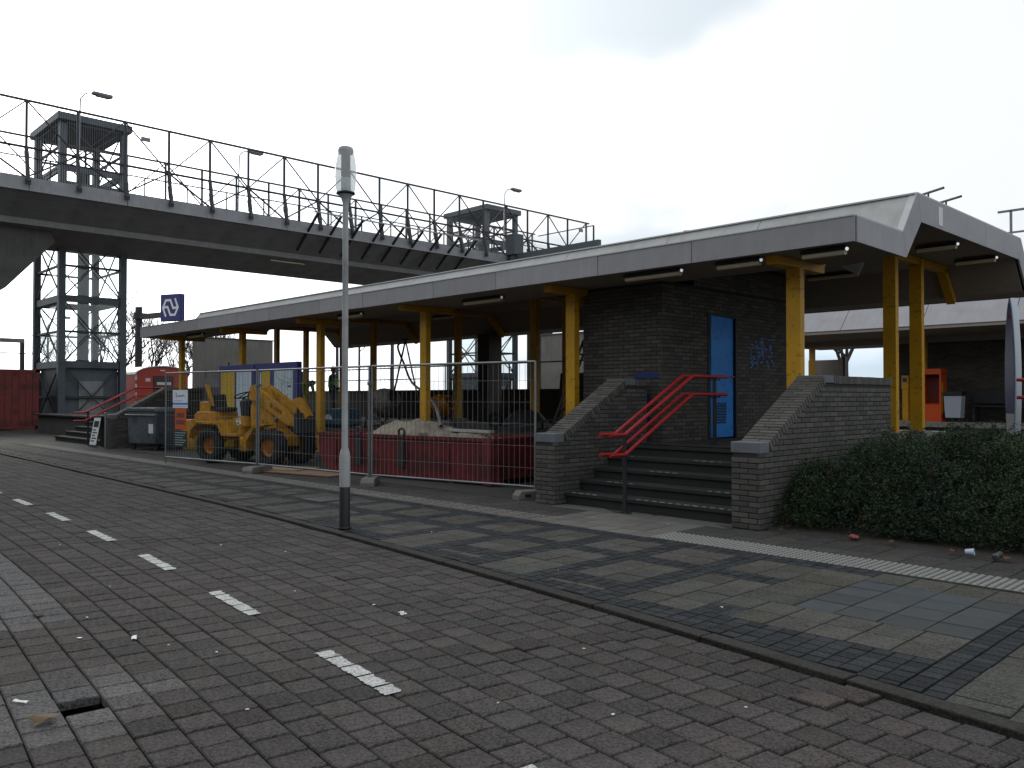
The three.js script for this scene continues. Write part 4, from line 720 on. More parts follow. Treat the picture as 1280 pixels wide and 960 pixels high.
// tank, mixers and other gear on the platform edge
{ const t = thing('blue_tank', 'blue steel tank with a round white sticker on the platform edge', 'tank', [-17.9, PL, -11.4], 0.3);
  obj('tank_body', [prism([[-0.45, 0.04], [-0.45, 0.3], [-0.36, 0.42], [0.36, 0.42], [0.45, 0.3], [0.45, 0.04]], 0.5, 0.02)], mat(0.06, 0.15, 0.24, 0.5, { map: T.rust }), t);
  obj('sticker', [(() => { const g = new THREE.CircleGeometry(0.13, 20, 0, Math.PI); g.translate(-0.2, 0.16, 0.2525); return g; })()], M.white, t); obj('skid', [bx(0.9, 0.04, 0.08, 0, 0.02, 0.18), bx(0.9, 0.04, 0.08, 0, 0.02, -0.18)], M.steel, t); obj('filler', cyl(0.05, 0.06, 0.2, 0.44, 0), M.steel, t); }
function mixer(label, pos, turn, m, sc) {
  const t = thing('concrete_mixer', label, 'concrete mixer', pos, turn); t.scale.setScalar(sc);
  const g = lathe([[0, -0.34], [0.2, -0.33], [0.33, -0.2], [0.36, 0.0], [0.34, 0.1], [0.22, 0.38], [0.2, 0.4], [0.18, 0.38], [0.3, 0.1], [0.3, -0.15], [0, -0.3]], 24); g.rotateZ(-1.25); g.translate(0, 0.62, 0); obj('drum', g, m, t);
  obj('stand', [bar([-0.4, 0, 0.3], [-0.1, 0.6, 0.36], 0.04), bar([0.35, 0, 0.3], [-0.1, 0.6, 0.36], 0.04), bar([-0.4, 0, -0.3], [-0.1, 0.6, -0.36], 0.04), bar([0.35, 0, -0.3], [-0.1, 0.6, -0.36], 0.04), bar([-0.4, 0.03, -0.3], [-0.4, 0.03, 0.3], 0.04)], M.steel, t);
  const wh = new THREE.TorusGeometry(0.2, 0.015, 6, 20); wh.translate(-0.1, 0.62, 0.42); obj('tipping_wheel', [wh, tube([-0.1, 0.62, 0.35], [-0.1, 0.62, 0.43], 0.02)], M.steel, t);
}
mixer('grey crusted concrete mixer behind the lantern post', [-16.35, PL, -11.6], 0.1, mat(0.2, 0.19, 0.17, 0.9, { map: T.rust }), 0.95);
mixer('small orange concrete mixer behind the sand heap', [-15.6, PL, -12.7], 0.2, toned(M.loader, [0.9, 0.7, 0.6]), 0.8);
{ const t = thing('wheelbarrow', 'upturned grey wheelbarrow tub on the dark platform', 'wheelbarrow', [-13.2, PL, -13.2], 0.4); const g = lathe([[0.12, 0.5], [0.3, 0.42], [0.5, 0.2], [0.52, 0.2], [0.32, 0.46], [0.12, 0.54]], 20); g.scale(1.0, 0.8, 0.7); obj('tub', g, M.steel, t); obj('frame', [bar([-0.7, 0.04, 0.25], [0.7, 0.22, 0.25], 0.035), bar([-0.7, 0.04, -0.25], [0.7, 0.22, -0.25], 0.035), bar([0.3, 0, 0.25], [0.3, 0.2, 0.25], 0.035), bar([0.3, 0, -0.25], [0.3, 0.2, -0.25], 0.035)], M.steel, t); const w = new THREE.TorusGeometry(0.15, 0.04, 8, 20); w.translate(-0.75, 0.19, 0); obj('wheel', w, M.rubber, t); }
{ const t = thing('site_board', 'dark board leaning on the platform wall beside the ladder', 'board', [-14.3, PL, -16.6], 0.1); obj('board', rbx(1.9, 1.35, 0.05, 0.01, 0, 0.68, 0, 0, 0, -0.12), M.concDark, t); obj('batten', bx(1.8, 0.08, 0.04, 0, 0.3, 0.1, 0, 0, -0.12), M.steel, t); }
{ const t = thing('rubble_pile', 'pile of broken rubble and a sand bag behind the ladder', 'rubble', [-10.9, 0.036, -9.9 - 0.0], 0); t.position.set(-9.6, 0.836, -11.9); t.scale.setScalar(0.7); const gs = []; for (let i = 0; i < 60; i++) { const q = new THREE.IcosahedronGeometry(rr(0.05, 0.14), 0); q.rotateX(rnd() * 6); q.rotateY(rnd() * 6); const r = rr(0, 0.5), an = rnd() * 6.28; q.translate(r * Math.cos(an), Math.max(0.04, 0.42 - r * 0.7) * rr(0.3, 1), r * Math.sin(an) * 0.6); gs.push(q); } stuff(obj('stones', gs, M.sandM, t)); obj('bag', sph(0.22, 0.05, 0.42, -0.1, 1.3, 0.55, 0.9), M.timberW, t); }
// grey wheeled waste container
{ const t = thing('waste_container', 'grey blue wheeled waste container beside the far stair wall', 'container', [-24.4, 0.036, -9.4], 0.25);
  obj('body', prism([[-0.6, 0.18], [-0.68, 1.1], [0.68, 1.1], [0.6, 0.18]], 1.0, 0.03), mat(0.10, 0.12, 0.15, 0.6, { map: T.rust }), t); obj('lid', prism([[-0.72, 1.1], [-0.6, 1.2], [0.6, 1.2], [0.72, 1.1]], 1.06, 0.02), M.steelBlue, t); for (const [x, z] of [[-0.5, 0.4], [0.5, 0.4], [-0.5, -0.4], [0.5, -0.4]]) obj('wheel', cyl(0.09, 0.05, x, 0.09, z, 'z'), M.rubber, t); obj('label_plate', bx(0.2, 0.26, 0.004, 0.42, 0.62, 0.503), M.white, t); obj('bar_handle', tube([-0.68, 1.0, 0.55], [0.68, 1.0, 0.55], 0.02), M.galv, t); }
{ const t = thing('a_board', 'black and white folding pavement board at the far steps', 'sign', [-26.9, PAV, -8.62], 0.12); for (const s of [1, -1]) { obj('panel', rbx(0.5, 0.95, 0.02, 0.004, 0, 0.48, s * 0.1, 0, 0, -s * 0.18), M.black, t); } const pt = canvasTex(128, 256, (c, w, h) => { c.fillStyle = '#d6d8d6'; c.fillRect(0, 0, w, h); c.fillStyle = '#1c2430'; c.fillRect(16, 30, 96, 60); c.fillStyle = '#1c2430'; for (let i = 0; i < 5; i++) c.fillRect(18, 110 + i * 26, 60 + 30 * (i % 2), 12); }); print('poster', 0.42, 0.82, pt, t, [0, 0.48, 0.1125], [-0.18, 0, 0]); }
{ const t = thing('steel_post', 'slim light grey post at the foot of the far steps', 'post', [-25.95, PAV, -8.5]); obj('shaft', tube([0, 0, 0], [0, 1.05, 0], 0.035), M.galv, t); obj('cap', sph(0.037, 0, 1.05, 0, 1, 0.5, 1), M.galv, t); obj('foot_plate', cyl(0.07, 0.012, 0, 0.006, 0), M.galv, t); }
// information boards
function infoBoard(label, x, w, t, turn) {
  const o = thing('information_board', label, 'board', [x, 0.036, -10.35], turn, 'blue information boards on the platform');
  obj('case', rbx(w, 1.7, 0.14, 0.02, 0, 1.52, 0), M.nsblue, o); for (const s of [-1, 1]) obj('leg', bx(0.09, 0.68, 0.1, s * (w / 2 - 0.1), 0.34, 0), M.steel, o);
  for (const [px, py, pw, ph, draw] of t) { print('poster', pw * 0.83, ph * 0.9, canvasTex(128, Math.round(128 * ph / pw), draw), o, [px * 0.83, 0.68 + py * 0.86, 0.0725]); }
}
const lines = (bg, fg, n) => (c, w, h) => { c.fillStyle = bg; c.fillRect(0, 0, w, h); c.fillStyle = fg; for (let i = 0; i < n; i++) { const y = (i + 0.6) * h / (n + 0.5); for (let k = 0; k < 3; k++) c.fillRect(w * (0.05 + k * 0.32), y, w * (0.1 + 0.17 * hash(i, k + n)), Math.max(1, h / n * 0.3)); } };
infoBoard('blue information board with one yellow and one white timetable', -21.3, 2.07, [[-0.58, 0.98, 1.0, 1.5, lines('#c8a414', '#8f7a18', 34)], [0.56, 0.98, 1.0, 1.5, lines('#c3d0dc', '#8fa2b4', 34)]], 0.0);
infoBoard('blue information board with small yellow poster and pale route map', -19.15, 2.14, [[-1.02, 1.28, 0.3, 0.8, lines('#c3d0dc', '#8fa2b4', 18)], [-0.58, 1.28, 0.5, 0.85, lines('#c8a414', '#8f7a18', 18)], [-0.72, 0.5, 0.85, 0.5, lines('#9fb6a8', '#c8b830', 6)], [0.5, 0.98, 1.1, 1.5, (c, w, h) => { c.fillStyle = '#bccbd2'; c.fillRect(0, 0, w, h); c.strokeStyle = '#7f9aa0'; c.lineWidth = 2; for (let i = 0; i < 16; i++) { c.beginPath(); c.moveTo(w * hash(i, 1), h * hash(i, 2)); c.lineTo(w * hash(i, 3), h * hash(i, 4)); c.stroke(); } c.fillStyle = '#3d4a66'; c.fillRect(w * .72, h * .3, w * .2, 6); c.fillRect(w * .1, h * .45, w * .2, 4); }]], 0.0);
// railway sign on its mast
{ const t = thing('railway_sign', 'blue railway sign with white double arrow emblem on a grey mast', 'sign', [-57.9, -1.6, -21.03]); t.scale.setScalar(2.02);
  obj('mast', [tube([0, -0.05, 0], [0, 4.55, 0], 0.12, 0.11, 14), cyl(0.17, 0.2, 0, 4.25, 0)], M.steel, t); obj('arm', [bar([0, 4.22, 0], [1.6, 4.22, -0.35], 0.16), bar([0, 3.72, 0], [0.8, 3.72, -0.1], 0.08)], M.steel, t);
  const p = new THREE.Group(); p.name = 'sign_box'; t.add(p); p.position.set(1.8, 4.42, -0.4); p.rotation.y = 0.40;
  p.scale.setScalar(0.92); obj('case', rbx(0.92, 0.94, 0.2, 0.015, 0, 0, 0), M.nsblue, p);
  const em = canvasTex(256, 256, (c, w, h) => { c.fillStyle = '#33386f'; c.fillRect(0, 0, w, h); c.strokeStyle = '#e8e8ee'; c.lineWidth = 22; c.lineJoin = 'miter'; const l = (a) => { c.beginPath(); a.forEach(([x, y], i) => c[i ? 'lineTo' : 'moveTo'](x * w, y * h)); c.stroke(); }; l([[.27, .84], [.12, .5], [.27, .22], [.5, .22], [.66, .56], [.82, .56]].slice(0, 5)); l([[.73, .16], [.88, .5], [.73, .78], [.5, .78], [.34, .44], [.2, .44]].slice(0, 5)); l([[.12, .5], [.34, .47]]); l([[.88, .5], [.66, .53]]); });
  print('emblem', 0.9, 0.92, em, p, [0, 0, 0.1035]); }
// workers
function worker(name, label, pos, turn, joints, colour) {
  const t = thing(name, label, 'person', pos, turn, 'workers in lime vests on the platform');
  const n = 72, S = 1.0, mc = new MarchingCubes(n, M.white, false, false, 400000); mc.isolation = 0;
  const cap = (px, py, pz, a, b, ra, rb) => { const bx_ = b[0] - a[0], by = b[1] - a[1], bz = b[2] - a[2], l = bx_ * bx_ + by * by + bz * bz || 1e-6; let k = ((px - a[0]) * bx_ + (py - a[1]) * by + (pz - a[2]) * bz) / l; k = Math.min(1, Math.max(0, k)); return Math.hypot(px - a[0] - k * bx_, py - a[1] - k * by, pz - a[2] - k * bz) - (ra + (rb - ra) * k); };
  const h = n / 2;
  for (let z = 0; z < n; z++) for (let y = 0; y < n; y++) for (let x = 0; x < n; x++) {
    const px = (x - h) / h, py = (y - h) / h, pz = (z - h) / h; let d = 9;
    for (const [a, b, ra, rb] of joints) { const e = cap(px, py, pz, a, b, ra, rb), k = 0.035, q = Math.min(1, Math.max(0, 0.5 + 0.5 * (e - d) / k)); d = e + (d - e) * q - k * q * (1 - q); }
    mc.field[x + y * n + z * n * n] = -d;
  }
  mc.update(); const c = mc.count; const pos_ = new Float32Array(mc.positionArray.slice(0, c * 3)), nor = new Float32Array(mc.normalArray.slice(0, c * 3)), col = new Float32Array(c * 3);
  for (let i = 0; i < c; i++) { const r = colour(pos_[i * 3], pos_[i * 3 + 1], pos_[i * 3 + 2]); col.set(r, i * 3); }
  const g = new THREE.BufferGeometry(); g.setAttribute('position', new THREE.BufferAttribute(pos_, 3)); g.setAttribute('normal', new THREE.BufferAttribute(nor, 3)); g.setAttribute('color', new THREE.BufferAttribute(col, 3)); g.setAttribute('uv', new THREE.BufferAttribute(new Float32Array(c * 2), 2));
  g.translate(0, 0.92, 0); const o = mesh('body', g, mat(1, 1, 1, 0.85, { vertexColors: true }), t); return t;
}
{ const limb = (s) => [[[s * 0.09, -0.02, 0], [s * 0.11, -0.45, 0.02], 0.085, 0.06], [[s * 0.11, -0.45, 0.02], [s * 0.12, -0.86, -0.02], 0.058, 0.042], [[s * 0.12, -0.88, -0.02], [s * 0.13, -0.89, 0.13], 0.042, 0.035]];
  const lime = [0.18, 0.42, 0.03], dark = [0.03, 0.035, 0.055], skin = [0.35, 0.2, 0.14];
  worker('person', 'person in a dark jacket and lime vest standing on the platform', [-25.0, PL + 0.01, -15.6], 2.4, [
    [[0, 0.02, 0], [0, 0.2, 0], 0.15, 0.16], [[0, 0.2, 0], [0, 0.42, 0], 0.17, 0.16], [[-0.15, 0.47, 0], [0.15, 0.47, 0], 0.085, 0.085], [[0, 0.5, 0], [0, 0.62, 0.01], 0.06, 0.055], [[0, 0.69, 0.02], [0, 0.76, 0.0], 0.088, 0.092],
    ...limb(1), ...limb(-1), [[0.2, 0.46, 0], [0.27, 0.18, 0.02], 0.068, 0.05], [[0.27, 0.18, 0.02], [0.18, 0.06, 0.2], 0.05, 0.038], [[-0.2, 0.46, 0], [-0.27, 0.18, 0.02], 0.068, 0.05], [[-0.27, 0.18, 0.02], [-0.18, 0.06, 0.2], 0.05, 0.038], [[0.18, 0.06, 0.2], [0.1, 0.05, 0.26], 0.036, 0.028], [[-0.18, 0.06, 0.2], [-0.1, 0.05, 0.26], 0.036, 0.028]],
    (x, y) => (y > 0.74 ? [0.03, 0.025, 0.02] : y > 0.56 ? skin : y > 0.03 ? (Math.abs(x) > 0.2 ? dark : Math.abs(y - 0.2) < 0.03 ? [0.5, 0.5, 0.48] : y < 0.44 ? lime : dark) : dark));
  worker('person', 'person in a lime jacket bending down beside a yellow column', [-26.0, PL + 0.01, -14.9], 1.9, [
    [[0, -0.06, 0], [0, 0.1, 0.06], 0.15, 0.15], [[0, 0.1, 0.06], [0, 0.24, 0.3], 0.16, 0.15], [[-0.15, 0.24, 0.36], [0.15, 0.24, 0.36], 0.08, 0.08], [[0, 0.26, 0.4], [0, 0.27, 0.5], 0.055, 0.055], [[0, 0.28, 0.54], [0, 0.27, 0.58], 0.085, 0.088],
    ...[1, -1].flatMap((s) => [[[s * 0.1, -0.06, 0], [s * 0.13, -0.44, 0.12], 0.088, 0.06], [[s * 0.13, -0.44, 0.12], [s * 0.12, -0.86, -0.03], 0.058, 0.042], [[s * 0.12, -0.88, -0.03], [s * 0.13, -0.89, 0.12], 0.042, 0.035], [[s * 0.2, 0.22, 0.36], [s * 0.24, -0.06, 0.4], 0.066, 0.05], [[s * 0.24, -0.06, 0.4], [s * 0.14, -0.26, 0.5], 0.05, 0.038], [[s * 0.14, -0.26, 0.5], [s * 0.1, -0.32, 0.54], 0.036, 0.026]])],
    (x, y, z) => (z > 0.47 && y > 0.1 ? (y > 0.3 ? [0.03, 0.025, 0.02] : skin) : y < -0.27 && z > 0.46 ? skin : y > -0.1 || (z > 0.3 && y > -0.27) ? lime : dark)); }
// ---------- beyond: cabin, containers, second platform, masts, trees ----------
{ const t = thing('site_cabin', 'red site cabin with a pale curved roof and brown door', 'cabin', [-47.5, -0.45, -17.1]); t.scale.setScalar(1.338);
  // end wall at x 0 facing +x, z from 0 to -2.2; body runs to x -5.5
  const arch = []; for (let i = 0; i <= 12; i++) { const a = Math.PI * i / 12; arch.push([1.1 - 1.1 * Math.cos(a), 2.45 + 0.32 * Math.sin(a)]); }
  const end = prism([[0, 0.5], ...arch, [2.2, 0.5]], 5.5, 0.02); end.rotateY(Math.PI / 2); end.translate(-2.75, 0, 0); obj('body', end, M.cabin, t);
  const rf = []; for (let i = 0; i <= 12; i++) { const a = Math.PI * i / 12; rf.push([1.1 - 1.16 * Math.cos(a), 2.42 + 0.38 * Math.sin(a)]); } for (let i = 12; i >= 0; i--) { const a = Math.PI * i / 12; rf.push([1.1 - 1.11 * Math.cos(a), 2.42 + 0.34 * Math.sin(a)]); }
  const roof = prism(rf, 5.7); roof.rotateY(Math.PI / 2); roof.translate(-2.75, 0, 0); obj('roof', roof, M.white, t);
  obj('door', [rbx(0.04, 1.75, 0.85, 0.01, 0.02, 1.5, -1.15)], mat(0.07, 0.035, 0.03, 0.6), t); obj('door_plate', bx(0.01, 0.12, 0.6, 0.046, 2.05, -1.15), M.white, t); obj('notice', bx(0.01, 0.14, 0.2, 0.006, 2.2, -0.5), M.white, t);
  for (let i = 0; i < 5; i++) obj('corner_mark', bx(0.05, 0.2, 0.05, 0.01, 0.85 + i * 0.36, -0.02), M.white, t);
  for (const x of [-1.2, -4.2]) obj('wheel', [cyl(0.32, 0.2, x, 0.32, -0.25, 'z', 18)], M.rubber, t); obj('chassis', bx(5.2, 0.14, 1.6, -2.75, 0.46, -1.1), M.steel, t); obj('wheel', [cyl(0.32, 0.2, -1.2, 0.32, -1.95, 'z', 18), cyl(0.32, 0.2, -4.2, 0.32, -1.95, 'z', 18)], M.rubber, t); obj('side_window', bx(0.9, 0.7, 0.02, -2.4, 1.75, 0.01), M.black, t); obj('roof_vent', bx(0.02, 0.06, 0.2, 0.02, 2.6, -1.1), M.white, t); }
function boxContainer(label, x, z, L, m) { const t = thing('shipping_container', label, 'container', [x, 0, z]); obj('body', bx(2.4, 2.6, L, 0, 1.42, 0), m, t); obj('rail', [bx(2.46, 0.12, L + 0.06, 0, 2.74, 0), bx(2.46, 0.12, L + 0.06, 0, 0.14, 0)], m, t); for (let k = 0; k < L / 0.28; k++) obj('corrugation', bx(0.05, 2.4, 0.13, 1.2, 1.42, -L / 2 + 0.16 + k * 0.28), m, t); for (const s of [-1, 1]) for (const k of [-1, 1]) obj('corner_post', bx(0.14, 2.84, 0.14, 1.16 * s, 1.42, k * (L / 2 - 0.04)), m, t); obj('lock_rod', [tube([1.26, 0.2, 0.3], [1.26, 2.7, 0.3], 0.03), tube([1.26, 0.2, -0.3], [1.26, 2.7, -0.3], 0.03)], M.steel, t); }
boxContainer('dark red shipping container beside the lattice lift tower', -44.3, -8.2, 5.9, M.container);
boxContainer('dark red shipping container behind the lift tower and the cabin', -49.7, -12.7, 6.1, toned(M.container, [1.3, 1, 1]));
{ const t = thing('stair_housing', 'tall bare concrete stair housing beyond the info boards', 'building', [0, 0, 0]); obj('wall', [span(-30.35, -30, 0, 3.72, -12.95, -16)], M.conc, t); obj('coping', span(-30.38, -29.97, 3.72, 3.76, -12.92, -16.03), M.concDark, t); obj('crack', [bx(0.01, 0.5, 0.06, -29.996, 2.6, -14.2), bx(0.01, 0.3, 0.04, -29.996, 2.4, -13.3)], M.black, t); obj('base_course', span(-29.99, -29.93, 0.83, 1.9, -12.95, -15.95), M.concDark, t); }
// the platform across the track
{
  const p = setting('far_platform'); obj('platform_body', span(-30, 12, -0.1, 0.83, -24.4, -33), M.concDark, p); obj('platform_edge', span(-30, 12, 0.72, 0.85, -24.2, -24.9), M.conc, p);
  const b = setting('ballast'); const g = new THREE.PlaneGeometry(90, 5.4, 180, 12); g.rotateX(-Math.PI / 2); const q = g.attributes.position; for (let i = 0; i < q.count; i++) q.setY(i, 0.05 * rnd()); g.translate(-20, -0.05, -21.4); g.computeVertexNormals(); obj('stones', g, M.soil, b);
  const r = thing('railway_track', 'pair of steel rails running between the two platforms', 'rails', [0, 0, 0]); for (const z of [-20.7, -22.15]) obj('rail', bx(90, 0.15, 0.07, -20, 0.11, z), M.galv, r); for (let x = -60; x < 20; x += 0.9) obj('sleeper', bx(0.24, 0.1, 2.5, x, 0.005, -21.4), M.concDark, r);
  const c = thing('platform_canopy', 'folded canopy with slanting pale panels over the far platform', 'canopy', [0, 0, 0]);
  const XA = -15.2, XB = 7, n = 10, dx = (XB - XA) / n;
  for (let i = 0; i < n; i++) { const g = bx(dx - 0.02, 1.12, 0.04, XA + dx * (i + 0.5), 3.86, -24.02, 0, 0, -0.78); obj('slanting_panel', g, M.fascia, c); }
  obj('soffit', [span(XA, XB, 3.38, 3.44, -23.62, -31.6), span(XA + 0.1, XB - 0.1, 3.44, 4.2, -24.6, -31)], M.soffit, c);
  obj('beam', span(XA, XB, 3.2, 3.38, -26.7, -26.9), M.soffit, c);
  for (const [x, z] of [[-13.5, -26.4], [-9.47, -26.4], [-5.4, -26.4], [-1.4, -26.4], [-15.0, -30.5], [-11.5, -30.5]]) obj('column', bx(0.2, 2.56, 0.12, x, 2.1, z), M.yellow, c);
  const w = thing('brick_waiting_room', 'dark brick waiting room on the far platform', 'building', [0, 0, 0]); obj('wall', span(-10.5, 4, 0.83, 3.37, -27, -30), M.brickDark, w);
  { const l = []; brickFace(l, V(-10.5, 0, -26.99), V(1, 0, 0), V(0, 0, 1), 8, 0.85, 3.36, { L: 0.215 }); pieces(w, 'brick', l, M.brickDark, 40); }
  const lw = thing('concrete_wall', 'light concrete wall across the tracks seen beside the yellow column', 'wall', [0, 0, 0]); obj('wall', span(-24.3, -16, 0.0, 4.1, -25.2, -25.6), M.conc, lw); obj('coping', span(-24.33, -15.97, 4.1, 4.16, -25.17, -25.63), M.concDark, lw);
  const lw2 = thing('concrete_wall', 'small light concrete screen under the far canopy', 'wall', [0, 0, 0]); obj('wall', span(-15.8, -14.4, 0.83, 3.0, -31.8, -32.0), M.conc, lw2); obj('post', span(-14.4, -14.3, 0.83, 3.1, -31.8, -32.0), M.steel, lw2);
  const t = thing('ticket_machine', 'orange red phone cabin on the far platform', 'cabin', [-8.95, 0.83, -25.7]);
  obj('case', [bx(0.05, 1.4, 0.45, -0.26, 0.7, 0), bx(0.05, 1.4, 0.45, 0.26, 0.7, 0), bx(0.47, 1.4, 0.05, 0, 0.7, -0.2), bx(0.57, 0.16, 0.46, 0, 1.45, 0), bx(0.47, 0.5, 0.42, 0, 0.25, 0.0)], M.orange, t); obj('panel', bx(0.46, 0.8, 0.02, 0, 0.95, -0.15), mat(0.12, 0.02, 0.01, 0.6), t); obj('side_light_strip', bx(0.02, 0.9, 0.06, 0.3, 0.7, 0.15), M.yellow, t);
  const v = thing('validator_post', 'yellow card validator post on the far platform', 'post', [-9.72, 0.83, -25.7]); obj('post', bx(0.16, 1.0, 0.14, 0, 0.5, 0), M.yellow, v); obj('reader', rbx(0.2, 0.4, 0.18, 0.02, 0, 1.15, 0), M.yellow, v); obj('screen', bx(0.12, 0.12, 0.01, 0, 1.22, 0.092), M.nsblue, v);
  const bn = thing('litter_bin', 'light grey litter bin on the far platform', 'bin', [-8.35, 0.83, -25.6]); obj('body', prism([[-0.2, 0.12], [-0.24, 0.74], [0.24, 0.74], [0.2, 0.12]], 0.34, 0.02), mat(0.42, 0.45, 0.52, 0.5), bn); obj('hood', bx(0.5, 0.1, 0.36, 0, 0.82, 0), M.black, bn); obj('leg', bx(0.06, 0.14, 0.06, 0, 0.06, -0.1), M.black, bn);
  const be = thing('platform_bench', 'dark bench against the waiting room wall', 'bench', [-7.2, 0.83, -26.3]); obj('seat', rbx(1.9, 0.05, 0.45, 0.01, 0, 0.45, 0), M.black, be); obj('backrest', rbx(1.9, 0.4, 0.04, 0.01, 0, 0.72, -0.24), M.black, be); for (const x of [-0.8, 0.8]) obj('leg', bx(0.06, 0.45, 0.4, x, 0.22, 0), M.steel, be);
}
{ // totem
  const t = thing('station_totem', 'tall blue and silver pointed station totem', 'totem', [-3.98, PL, -14.85], -0.74);
  const half = (k, s) => { const a = []; for (let i = 0; i <= 20; i++) { const y = i / 20; a.push([k * 0.14 * Math.pow(Math.sin(Math.PI * (0.12 + 0.88 * y * 0.985)), 0.55), 0.02 + y * 2.26]); } return a; };
  const L = half(-1), R = half(1).reverse(); obj('body', prism([...L, ...R], 0.11, 0.02), mat(0.45, 0.48, 0.52, 0.35, { metal: 0.5 }), t);
  const L2 = L.filter((p) => p[1] > 0.45).map(([x, y]) => [x * 0.84, y * 0.965]), R2 = [...L2].reverse().map(([x, y]) => [-x, y]); obj('face_panel', [prism([...L2, ...R2], 0.006).translate(0, 0, 0.0585)], mat(0.02, 0.04, 0.2, 0.3), t); obj('emblem', [cyl(0.035, 0.004, 0.0, 1.98, 0.0635, 'z', 16)], M.red, t); obj('foot', bx(0.3, 0.03, 0.2, 0, 0.012, 0), M.steel, t); }
// masts, distant lamps and wires
function mast(label, x, z, h, arm, r = 0.12) { const t = thing('overhead_line_mast', label, 'mast', [x, -0.1, z], 0, 'overhead line masts beside the tracks'); obj('shaft', tube([0, 0, 0], [0, h, 0], r, r * 0.7, 10), M.steelBlue, t); obj('arm', [tube([0, h * 0.88, 0], [arm, h * 0.93, 0.2], 0.05), tube([0, h * 0.78, 0], [arm * 0.9, h * 0.9, 0.2], 0.035)], M.steelBlue, t); obj('insulator', [cyl(0.09, 0.3, arm * 0.8, h * 0.87, 0.15), cyl(0.2, 0.08, 0, h * 0.97, 0)], M.grey, t); }
mast('overhead line mast beyond the platform, by the stepladder', -38, -27.5, 7, 2.2); mast('overhead line mast beyond the platform, behind the yellow columns', -46, -29, 7, 2.0); mast('overhead line mast framed by the far lattice', -38.5, -35.5, 8, -2); mast('overhead line mast next to the light concrete wall', -28.5, -29, 6.6, 1.8, 0.1); mast('thin overhead line mast left of the stepladder', -60, -40, 7, 2.4);
function streetLamp(label, x, z, h, dir) { const t = thing('street_lamp', label, 'street lamp', [x, -0.1, z], dir, 'street lamps in the distance'); obj('pole', [tube([0, 0, 0], [0, h, 0], 0.09, 0.05, 8), pipe([[0, h, 0], [0.6, h + 0.5, 0], [1.6, h + 0.75, 0]], 0.045, 8, 12)], M.galv, t); obj('head', rbx(0.9, 0.16, 0.3, 0.05, 1.9, h + 0.76, 0), M.grey, t); }
streetLamp('distant street lamp with its arm reaching away from the lift tower', -62, -16.6, 6.4, 2.3); streetLamp('distant street lamp beyond the row of yellow columns', -72, -52, 7.2, 0.4); streetLamp('distant street lamp over the dark red container', -66, -13.5, 6.0, -2.4);
{ const t = thing('wire_gantry', 'thin grey gantry beam crossing beyond the lift tower', 'gantry', [0, 0, 0]); obj('beam', bar([-58, 5.0, -14.2], [-58, 5.0, -8], 0.25), M.grey, t); obj('beam', tube([-58, 4.2, -15], [-58, 4.4, -6], 0.03), M.grey, t); for (const z of [-14.1, -8.1]) obj('post', bx(0.22, 5.1, 0.22, -58, 2.5, z), M.steel, t); }
// bare winter trees
function twigTree(label, x, z, h, sd, name = 'bare_tree') {
  const save = seed; seed = sd; const t = thing(name, label, 'tree', [x, -0.12, z], 0, 'bare winter trees beyond the station'); const tr = [], cr = [];
  const grow = (p, d, len, r, lvl) => { const e = p.clone().addScaledVector(d, len); (lvl < 2 ? tr : cr).push(tube(p.toArray(), e.toArray(), r, r * 0.68, lvl < 2 ? 8 : 4)); if (lvl > 5) return; const n = lvl === 0 ? 4 : 3; for (let i = 0; i < n; i++) { const q = V(rr(-1, 1), rr(0.1, 1.1), rr(-1, 1)).normalize(); const nd = d.clone().multiplyScalar(lvl === 0 ? 0.75 : 0.62).addScaledVector(q, 0.72).normalize(); grow(p.clone().lerp(e, i === 0 ? 1 : rr(0.55, 1)), nd, len * rr(0.58, 0.8), r * 0.6, lvl + 1); } };
  grow(V(0, 0, 0), V(rr(-0.05, 0.05), 1, rr(-0.05, 0.05)).normalize(), h * 0.34, h * 0.02, 0); obj('trunk', tr, M.bark, t); obj('crown', cr, M.bark, t); seed = save; return t;
}
for (const [x, z, h, l] of [[-64, -21.5, 9.5, 'bare tree between the lift tower and the sign mast'], [-68, -25.5, 8.5, 'bare tree behind the sign mast'], [-70, -29, 8, 'low bare tree above the red cabin roof'], [-62, -28.5, 7.5, 'bare tree right of the red cabin'], [-75, -35, 9, 'bare tree beside the concrete stair housing'], [-66, -18.6, 7, 'small bare tree behind the lattice tower'], [-26, -58, 12, 'bare tree seen under the far canopy']]) twigTree(l, x, z, h, Math.round(x * -77 + z * -13));
// unseen blocks added behind the viewer to keep light off the station front
for (const [x, w, h, l] of [[-46, 22, 9.5, 'unseen brick block added behind the viewer for shade, opposite the lift tower'], [-21, 24, 11, 'unseen brick block added behind the viewer for shade, opposite the skip'], [5, 24, 10, 'unseen brick block added behind the viewer for shade, opposite the steps']]) {
  const t = thing('unseen_shade_block', l, 'building', [x, -0.1, 17]); obj('wall', bx(w, h, 10, 0, h / 2, 5), M.brickDark, t); obj('roof', prism([[-w / 2 - 0.3, h], [w / 2 + 0.3, h], [w / 2 + 0.3, h + 0.35], [-w / 2 - 0.3, h + 0.35]], 10.6).translate(0, 0, 5), M.concDark, t);
  for (let f = 0; f < 3; f++) for (let i = 0; i < w / 3 - 1; i++) { const o = obj('window', bx(1.6, 1.5, 0.06, -w / 2 + 2.2 + i * 3, 1.9 + f * 3, -0.03), M.black, t); obj('sill', bx(1.8, 0.08, 0.16, -w / 2 + 2.2 + i * 3, 1.1 + f * 3, -0.08), M.conc, o); }
}
